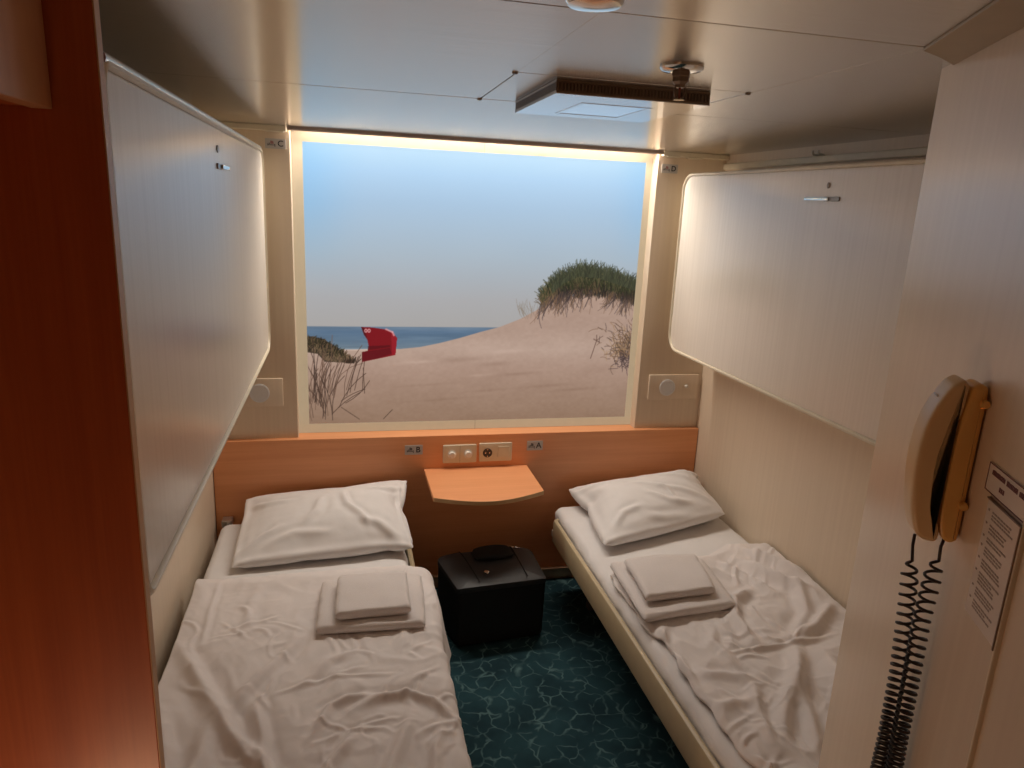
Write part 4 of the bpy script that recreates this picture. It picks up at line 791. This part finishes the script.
# ------------------------------------------------------------------ black case between the beds
def case():
    r = empty('travel_case', (.63, -.39, 0), 'black hard travel case on the carpet under the shelf', 'suitcase')
    ang = math.radians(5); M = Matrix.Translation((.628, -.375, 0)) @ Matrix.Rotation(ang, 4, 'Z')
    W, D = .195, .128
    def skew(x, y, z):      # wider at the back than at the front
        k = (y/D+1)/2; return Vector((x*(1+.13*k)-.022*k, y, z))
    def ztop(u, v):      # u -1..1 across, v -1 front .. 1 back
        return .302+.036*(v+1)/2-.022*abs(u)**4-.020*max(0, v)**4
    def secrow(f, z_fn, inset):
        pts = rrect(-W+inset, W-inset, -D+inset, D-inset, (.018, .018, .05, .05), 6); out = []
        for u, v in pts: out.append(M @ skew(u*f, v*f, z_fn(u/W, v/D)))
        return out
    b = MB(); rows = [secrow(.97, lambda u, v: .012, 0), secrow(.985, lambda u, v: .022, 0)]
    for k in range(1, 9): rows.append(secrow(.985+.015*k/8, lambda u, v, k=k: .022+(ztop(u, v)-.03-.022)*k/8, 0))
    rows.append(secrow(1, lambda u, v: ztop(u, v)-.016, 0)); b.loft(rows); obj('shell', b, CASE, r, smooth=True, angle=50)
    b = MB(); rows = [secrow(1.004, lambda u, v: ztop(u, v)-.024, 0), secrow(1.010, lambda u, v: ztop(u, v)-.018, 0), secrow(1.010, lambda u, v: ztop(u, v)-.006, 0), secrow(1.004, lambda u, v: ztop(u, v)-.0015, 0), secrow(.985, lambda u, v: ztop(u, v), .002)]
    for f in (.85, .65, .4, .15): rows.append(secrow(f, lambda u, v, f=f: ztop(u*f, v*f)+.001, .002))
    b.loft(rows); lid = obj('lid', b, CASET, r, smooth=True, angle=35, label='dark grey rounded lid')
    for u in (-.52, .56):
        b = MB(); b.tube([M @ skew(u*W, v*D, ztop(u, v)+.0022) for v in np.linspace(-.95, .90, 14)], .0022, 6); obj('seam', b, CASEM, lid, smooth=True)
    # handle: a thick padded grip over the back half
    b = MB(); rows = []
    for k in range(15):
        t = k/14; u = -.45+.93*t; x = u*W; bul = math.sin(PI*t)**.35 if 0 < t < 1 else 0
        zb = ztop(u, .35)
        sec_ = rrect(-.052*(.55+.45*bul), .052*(.55+.45*bul), 0, .010+.014*bul, .008, 3)
        rows.append([M @ Vector((x, .35*D+.008+q, zb+w)) for q, w in sec_])
    b.loft(rows); obj('handle', b, CASEM, r, smooth=True)
    b = MB(); c = M @ Vector((-.30*W, -.55*D, ztop(-.3, -.55)+.003)); MM = Matrix.Translation(c)
    b.lathe([(.012, 0), (.012, .005), (.008, .008), (0, .009)], MM, 16); b.box(c.x-.004, c.x+.004, c.y-.020, c.y-.004, c.z, c.z+.006, .002); obj('latch', b, CHROME, r, smooth=True)
    for u0, u1 in ((-.88, -.50), (.36, .78)):
        b = MB(); b.tube([M @ skew(u*W, .97*D-.012*abs(u)**3, ztop(u, 1)+.001) for u in np.linspace(u0, u1, 6)], .0022, 6); obj('metal_trim', b, CHROME, r, smooth=True)
    for u in (-1, 1):
        for v in (-1, 1):
            b = MB(); c = M @ Vector((u*W*.8, v*D*.72, 0)); b.lathe([(.012, 0), (.014, .004), (.014, .014)], Matrix.Translation(c), 14); obj('foot', b, CASEM, r, smooth=True)
case()

# ------------------------------------------------------------------ things on the ceiling
def ceiling_box():
    x0, x1, y0, y1, zb = .446, .803, -1.580, -1.195, 2.0715
    r = empty('ceiling_ventilation_box', (.624, -1.388, Z0), 'flat square ceiling box with louvred sides and a pale lens', 'ceiling fixture')
    b = MB(); b.box(x0+.006, x1-.006, y0+.006, y1-.006, zb+.004, Z0-.0005); obj('housing', b, LOUV, r)
    b = MB()
    for y in (y0, y1):
        b.box(x0, x1, y-.0015, y+.0015, zb+.001, zb+.006); b.box(x0, x1, y-.0015, y+.0015, zb+.0225, zb+.0275)
        for k in range(46): x = x0+.003+(x1-x0-.006)*k/45; b.box(x-.0014, x+.0014, y-.0015, y+.0015, zb+.005, zb+.024)
    for x in (x0, x1):
        b.box(x-.0015, x+.0015, y0, y1, zb+.001, zb+.006); b.box(x-.0015, x+.0015, y0, y1, zb+.0225, zb+.0275)
        for k in range(46): y = y0+.003+(y1-y0-.006)*k/45; b.box(x-.0015, x+.0015, y-.0014, y+.0014, zb+.005, zb+.024)
    obj('louvre', b, BRONZE, r)
    fx0, fx1, fy0, fy1 = .546, .704, -1.465, -1.262
    b = MB(); rect = lambda a, c, d, e: [(a, d), (c, d), (c, e), (a, e)]
    b.ring(rect(x0-.001, x1+.001, y0-.001, y1+.001), rect(fx0, fx1, fy0, fy1), XY, zb-.001, zb+.005); obj('bottom_plate', b, WHITEM, r)
    b = MB(); b.ring(rect(fx0-.008, fx1+.008, fy0-.008, fy1+.008), rect(fx0, fx1, fy0, fy1), XY, zb-.0018, zb-.0005); obj('lens_frame', b, WHITEM, r)
    b = MB(); b.box(fx0, fx1, fy0, fy1, zb-.001, zb+.003); obj('lens', b, LENS, r, label='pale frosted lens')
ceiling_box()
def sprinkler():
    x, y = .616, -1.824; DN = Matrix.Translation((x, y, Z0)) @ Matrix.Rotation(PI, 4, 'X')
    r = empty('fire_sprinkler', (x, y, Z0), 'metal fire sprinkler hanging from the ceiling beside the louvred box', 'sprinkler')
    b = MB(); b.lathe([(.040, 0), (.041, .004), (.036, .009), (.020, .011)], DN, 36); obj('ceiling_plate', b, CHROME, r, smooth=True)
    b = MB(); b.lathe([(.018, .009), (.018, .018), (.0165, .020), (.0165, .028), (.011, .033), (.010, .038)], DN, 6); obj('nut', b, BRONZE, r)
    b = MB()
    for s in (-1, 1): b.tube([(x+s*.009, y, Z0-.036), (x+s*.0105, y, Z0-.044), (x+s*.008, y, Z0-.053), (x+s*.002, y, Z0-.058)], .0022, 8)
    obj('frame_arm', b, BRONZE, r, smooth=True)
    b = MB(); b.lathe([(0, .0365), (.0025, .0365), (.0022, .046), (.0025, .056), (0, .057)], DN, 10); obj('glass_bulb', b, mat('red_bulb', (.30, .09, .06, 1), .2), r, smooth=True)
    b = MB(); b.lathe([(.002, .056), (.0105, .0585), (.0105, .0597), (0, .0600)], DN, 16); obj('deflector', b, CHROME, r, smooth=True)
sprinkler()
def detector():
    x, y = .268, -2.342; DN = Matrix.Translation((x, y, Z0)) @ Matrix.Rotation(PI, 4, 'X')
    r = empty('smoke_detector', (x, y, Z0), 'small round smoke detector with a bright ring at the top edge of the view', 'smoke detector')
    b = MB(); b.lathe([(.048, 0), (.049, .010), (.044, .018), (.030, .026)], DN, 40); obj('base', b, BRONZE, r, smooth=True)
    b = MB()
    for k in range(6): a = 2*PI*k/6+.3; c = Vector((x+.027*math.cos(a), y+.027*math.sin(a), 0)); b.box(-.006, .006, -.0025, .0025, Z0-.044, Z0-.024, .001, mtx=Matrix.Translation(c) @ Matrix.Rotation(a+PI/2, 4, 'Z'))
    obj('cage', b, BRONZE, r)
    b = MB(); b.lathe([(.018, .024), (.018, .044)], DN, 24); obj('sensor_chamber', b, GREYL, r, smooth=True)
    b = MB(); b.lathe([(0, .043), (.031, .043), (.032, .046), (.029, .050), (.012, .0525), (0, .053)], DN, 40); obj('ring_cap', b, CHROME, r, smooth=True, label='bright domed cap')
detector()
for (x, y), w in zip(((.350, -1.185), (.347, -1.610), (.881, -1.606)), ('nearest the back wall, left of the louvred box', 'left of the louvred box, on its nearer corner', 'right of the louvred box')):
    b = MB(); DN = Matrix.Translation((x, y, Z0)) @ Matrix.Rotation(PI, 4, 'X'); b.lathe([(.0065, 0), (.0065, .002), (.0045, .004), (0, .0042)], DN, 14)
    tag(obj('ceiling_bolt', b, BRONZE, smooth=True), 'small dark ceiling bolt '+w, 'bolt', 'ceiling hatch bolts')

# ------------------------------------------------------------------ wood panel and cupboard at the left of the entrance
r = empty('wood_partition_panel', (-.42, -2.09, 0), 'tall orange wood panel with shade in its colour at the left edge, closing off the bed end', 'partition panel')
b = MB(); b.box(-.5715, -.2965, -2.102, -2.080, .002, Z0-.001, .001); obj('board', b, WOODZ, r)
b = MB(); b.box(-.2965, -.2945, -2.102, -2.080, .002, Z0-.001, .0006); obj('edge_band', b, EDGEB, r, label='edge band tinted paler as if lit')
r = empty('overhead_cupboard', (-.455, -2.6, 1.932), 'wooden overhead cupboard in the upper left corner', 'cupboard')
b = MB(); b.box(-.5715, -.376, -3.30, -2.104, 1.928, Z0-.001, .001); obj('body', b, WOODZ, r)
b = MB(); b.box(-.376, -.351, -3.30, -2.104, 1.926, Z0-.004, .0015); obj('door', b, mat('cupboard_door_lit_wood', (.66, .34, .18, 1), .38, col2=(.58, .28, .14, 1), scale=(26, 26, 1.2)), r)  # door wood lightened to stand in for light falling on it

# ------------------------------------------------------------------ telephone on the oblique wall
def phone():
    # profile plane: q = out of the wall, z up; s = along the wall
    S0, S1 = .410, .456; Pw = lambda s, q, z: tuple(E0+T*s+NN*q+Vector((0, 0, z)))
    c = E0+T*.427
    r = empty('wall_telephone', (c.x, c.y, 1.40), 'cream wall telephone with a dark coiled cord on the right wall', 'telephone')
    def slab(outline, s0, s1, bulge, name, m, par=r, **k):
        b = MB(); n = 11; rows = []
        cq = sum(p[0] for p in outline)/len(outline); cz = sum(p[1] for p in outline)/len(outline)
        for i in range(n):
            t = i/(n-1); a = (t-.5)*2; f = 1-bulge*abs(a)**5; s = (s0+s1)/2+(s1-s0)/2*math.sin(a*PI/2)
            off = bulge*abs(a)**5*.030
            pts = []
            N_ = len(outline)
            for j, (q, z) in enumerate(outline):
                p, nx_ = outline[j-1], outline[(j+1) % N_]; tq, tz = nx_[0]-p[0], nx_[1]-p[1]; L = math.hypot(tq, tz) or 1
                # shrink inwards along the outline normal
                pts.append(Pw(s, q+tz/L*off*SGN, z-tq/L*off*SGN))
            rows.append(pts)
        b.loft(rows); return obj(name, b, m, par, smooth=True, angle=60, **k)
    def dense(ctrl, n=8):      # closed Catmull-Rom
        out = []; m_ = len(ctrl)
        for i in range(m_):
            p0, p1, p2, p3 = [np.array(ctrl[(i+k) % m_]) for k in (-1, 0, 1, 2)]
            for k in range(n):
                t = k/n; out.append(tuple(.5*((2*p1)+(-p0+p2)*t+(2*p0-5*p1+4*p2-p3)*t*t+(-p0+3*p1-3*p2+p3)*t**3)))
        return out
    global SGN; SGN = 1
    basec = [(.002, 1.418), (.002, 1.47), (.002, 1.52), (.002, 1.57), (.002, 1.622), (.008, 1.633), (.018, 1.632), (.0245, 1.618), (.030, 1.585), (.0345, 1.55), (.0350, 1.51), (.0335, 1.475), (.0305, 1.44), (.0255, 1.416), (.015, 1.406), (.006, 1.408)]
    slab(dense(basec, 5), S0+.001, S1-.001, .22, 'base_cradle', PHONE)
    hand = [(.0265, 1.630), (.032, 1.6375), (.039, 1.635), (.047, 1.627), (.0595, 1.603), (.0695, 1.572), (.0735, 1.530), (.0725, 1.49), (.0675, 1.45), (.061, 1.425), (.053, 1.410), (.0400, 1.405), (.0300, 1.406), (.0270, 1.416), (.0315, 1.434), (.0385, 1.455), (.0415, 1.485), (.0430, 1.52), (.0395, 1.550), (.0320, 1.577), (.0280, 1.594), (.0265, 1.612)]
    slab(dense(hand, 5), S0-.001, S1+.001, .24, 'handset', HANDSET)
    slab(dense([(.020, 1.46), (.032, 1.462), (.042, 1.485), (.0435, 1.52), (.039, 1.550), (.031, 1.575), (.020, 1.575), (.020, 1.52)], 4), S0+.006, S0+.022, .0, 'gap_shade', DARK)  # dark slab added as the shade in the gap behind the handset
    for z in (1.609, 1.464):
        b = MB(); b.lathe([(.0055, 0), (.006, .006), (.005, .010), (0, .011)], Matrix.Translation(Pw(S1-.004, .006, z)) @ Matrix.Rotation(math.atan2(T.y, T.x), 4, 'Z') @ Matrix.Rotation(PI/2, 4, 'Y'), 14)
        obj('peg', b, PHONE, r, smooth=True)
    b = MB(); b.box(0, .012, 0, .0012, 0, .010, mtx=Matrix.Translation(Pw(.425, .0545, 1.603)) @ Matrix.Rotation(math.atan2(T.y, T.x), 4, 'Z') @ Matrix.Rotation(math.radians(24), 4, 'X')); obj('badge', b, GREYL, r)
    # coiled cord: two hanging runs that meet in a loop below the picture
    b = MB(); path = []; ctrl = [(.046, .427, 1.405), (.046, .427, 1.385), (.046, .428, 1.35)]
    base1 = [(.046, .427, 1.36), (.040, .428, 1.28), (.034, .427, 1.18), (.032, .426, 1.06), (.034, .424, .93), (.030, .430, .80), (.020, .436, .745), (.012, .442, .78), (.016, .444, .93), (.020, .444, 1.06), (.022, .446, 1.18), (.024, .446, 1.28), (.020, .445, 1.375)]
    B1 = [np.array(p) for p in base1]; cum = [0]
    for a_, c_ in zip(B1, B1[1:]): cum.append(cum[-1]+np.linalg.norm(c_-a_))
    tot = cum[-1]
    path += [Pw(.427, .048, 1.402), Pw(.427, .048, 1.385)]
    ph = 0; s_ = 0; 
    while s_ < tot:
        f = [np.interp(s_, cum, [p[k] for p in B1]) for k in range(3)]
        up = min(s_, tot-s_); pitch = np.interp(up, [0, .12, .35, .62], [.0175, .0145, .0085, .0065]); rad = np.interp(up, [0, .02, .5], [.004, .0105, .0105])
        path.append(Pw(f[1]+rad*math.cos(ph), max(f[0], .0145)+rad*math.sin(ph), f[2]+.002*math.cos(ph)))
        ph += 2*PI/12; s_ += pitch/12
    path += [Pw(.444, .018, 1.395), Pw(.444, .015, 1.412)]
    b.tube(path, .0023, 6); obj('coiled_cord', b, CORD, r, smooth='all')
phone()

# notices
def on_wall(name, mb, m, par=None, **k): return obj(name, mb, m, par, **k)
r = empty('wall_sign', tuple(E0+T*.56+Vector((0, 0, 1.50))), 'small framed sign with maroon print on the right wall, upper of two', 'sign')
A, Bq = .4965, .63
b = MB(); b.box(A, Bq, 0, .0015, 1.5065, 1.5435, .0004, mtx=WM); obj('sign_plate', b, PAPER, r)
b = MB()
for x0, x1, z0, z1 in ((A, Bq, 1.5065, 1.5077), (A, Bq, 1.5423, 1.5435), (A, A+.0012, 1.5065, 1.5435), (Bq-.0012, Bq, 1.5065, 1.5435)): b.box(x0, x1, .0013, .0020, z0, z1, mtx=WM)
obj('border_line', b, MAROON, r)
b = MB(); x = A+.012; k = 0
for w, h in [(.0038, .0065)]*10+[(-1, 0)]+[(.0038, .0065)]*8+[(-1, 0)]+[(.0038, .0065)]*6:
    if w < 0: x += .004; continue
    b.box(x, x+w*.72, .0013, .0019, 1.5305, 1.5305+h*(1 if k % 3 else .92), mtx=WM); k += 1; x += w
for q in range(3): b.box(.535+q*.005, .535+q*.005+.0036, .0013, .0019, 1.5165, 1.5225, mtx=WM)
obj('print', b, MAROON, r)
r = empty('wall_notice', tuple(E0+T*.56+Vector((0, 0, 1.34))), 'larger printed notice under a clear sheet on the right wall, lower of two', 'notice')
A, Bq = .5155, .6085
b = MB(); b.box(A, Bq, .0, .0025, 1.342, 1.500, .0006, mtx=WM); obj('notice_sheet', b, PAPER, r)
b = MB(); z = 1.490; rg = random.Random(3)
for k in range(8):
    b.box(A+.006, A+.010, .0024, .0029, z-.0035, z-.0010, mtx=WM)
    for q in range(rg.choice((2, 3, 3, 4))):
        x = A+.018
        while x < A+.018+rg.uniform(.036, .058):
            w = rg.uniform(.004, .010); b.box(x, x+w, .0024, .0029, z-.0030, z-.0008, mtx=WM); x += w+.0015
        z -= .0044
    z -= .0042
obj('print', b, TXT, r)
b = MB(); b.box(A-.001, Bq+.001, .0, .0045, 1.5005, 1.5025, .0004, mtx=WM); b.box(Bq-.0005, Bq+.0022, .0, .0045, 1.340, 1.5025, .0004, mtx=WM); obj('holder_edge', b, BRONZE, r)

# ------------------------------------------------------------------ light
def area(name, loc, tgt, sx, sy, power, col):
    l = bpy.data.lights.new(name, 'AREA'); l.shape = 'RECTANGLE'; l.size = sx; l.size_y = sy; l.energy = power; l.color = col
    o = bpy.data.objects.new(name, l); o.location = loc; o.rotation_euler = (Vector(tgt)-Vector(loc)).to_track_quat('-Z', 'Y').to_euler(); COL.objects.link(o); return o
area('cove_lamp', (.6, .030, 2.106), (.6, .030-CTILT, 1.106), 1.52, .036, COVE, (1, .89, .77))
area('low_warm_fill', (-.52, -2.58, .34), (-.16, -2.08, .76), .22, .22, LOW_FILL, (1, .62, .36))  # added warm fill, no visible source; brightens entrance panel, oblique wall and phone
w = bpy.data.worlds.new('World'); SC.world = w; w.use_nodes = True
w.node_tree.nodes['Background'].inputs['Color'].default_value = (.02, .018, .015, 1); w.node_tree.nodes['Background'].inputs['Strength'].default_value = 1

# ------------------------------------------------------------------ camera
cam = bpy.data.cameras.new('camera'); co = bpy.data.objects.new('camera', cam); COL.objects.link(co); SC.camera = co
Rv, Uv, Fv = (.974086, -.221726, .044650), (.011783, .246891, .968972), (.225870, .943336, -.243106)
M = Matrix(((Rv[0], Uv[0], -Fv[0], 0), (Rv[1], Uv[1], -Fv[1], -3.15843), (Rv[2], Uv[2], -Fv[2], 1.83756), (0, 0, 0, 1)))
co.matrix_world = M
cam.sensor_fit = 'HORIZONTAL'; cam.sensor_width = 36; cam.lens = 717.974/1024*36; cam.clip_start = .02
SC.view_settings.view_transform = 'Standard'; SC.view_settings.look = 'None'; SC.view_settings.gamma = 1; SC.view_settings.use_curve_mapping = False
SC.view_settings.exposure = 0.0
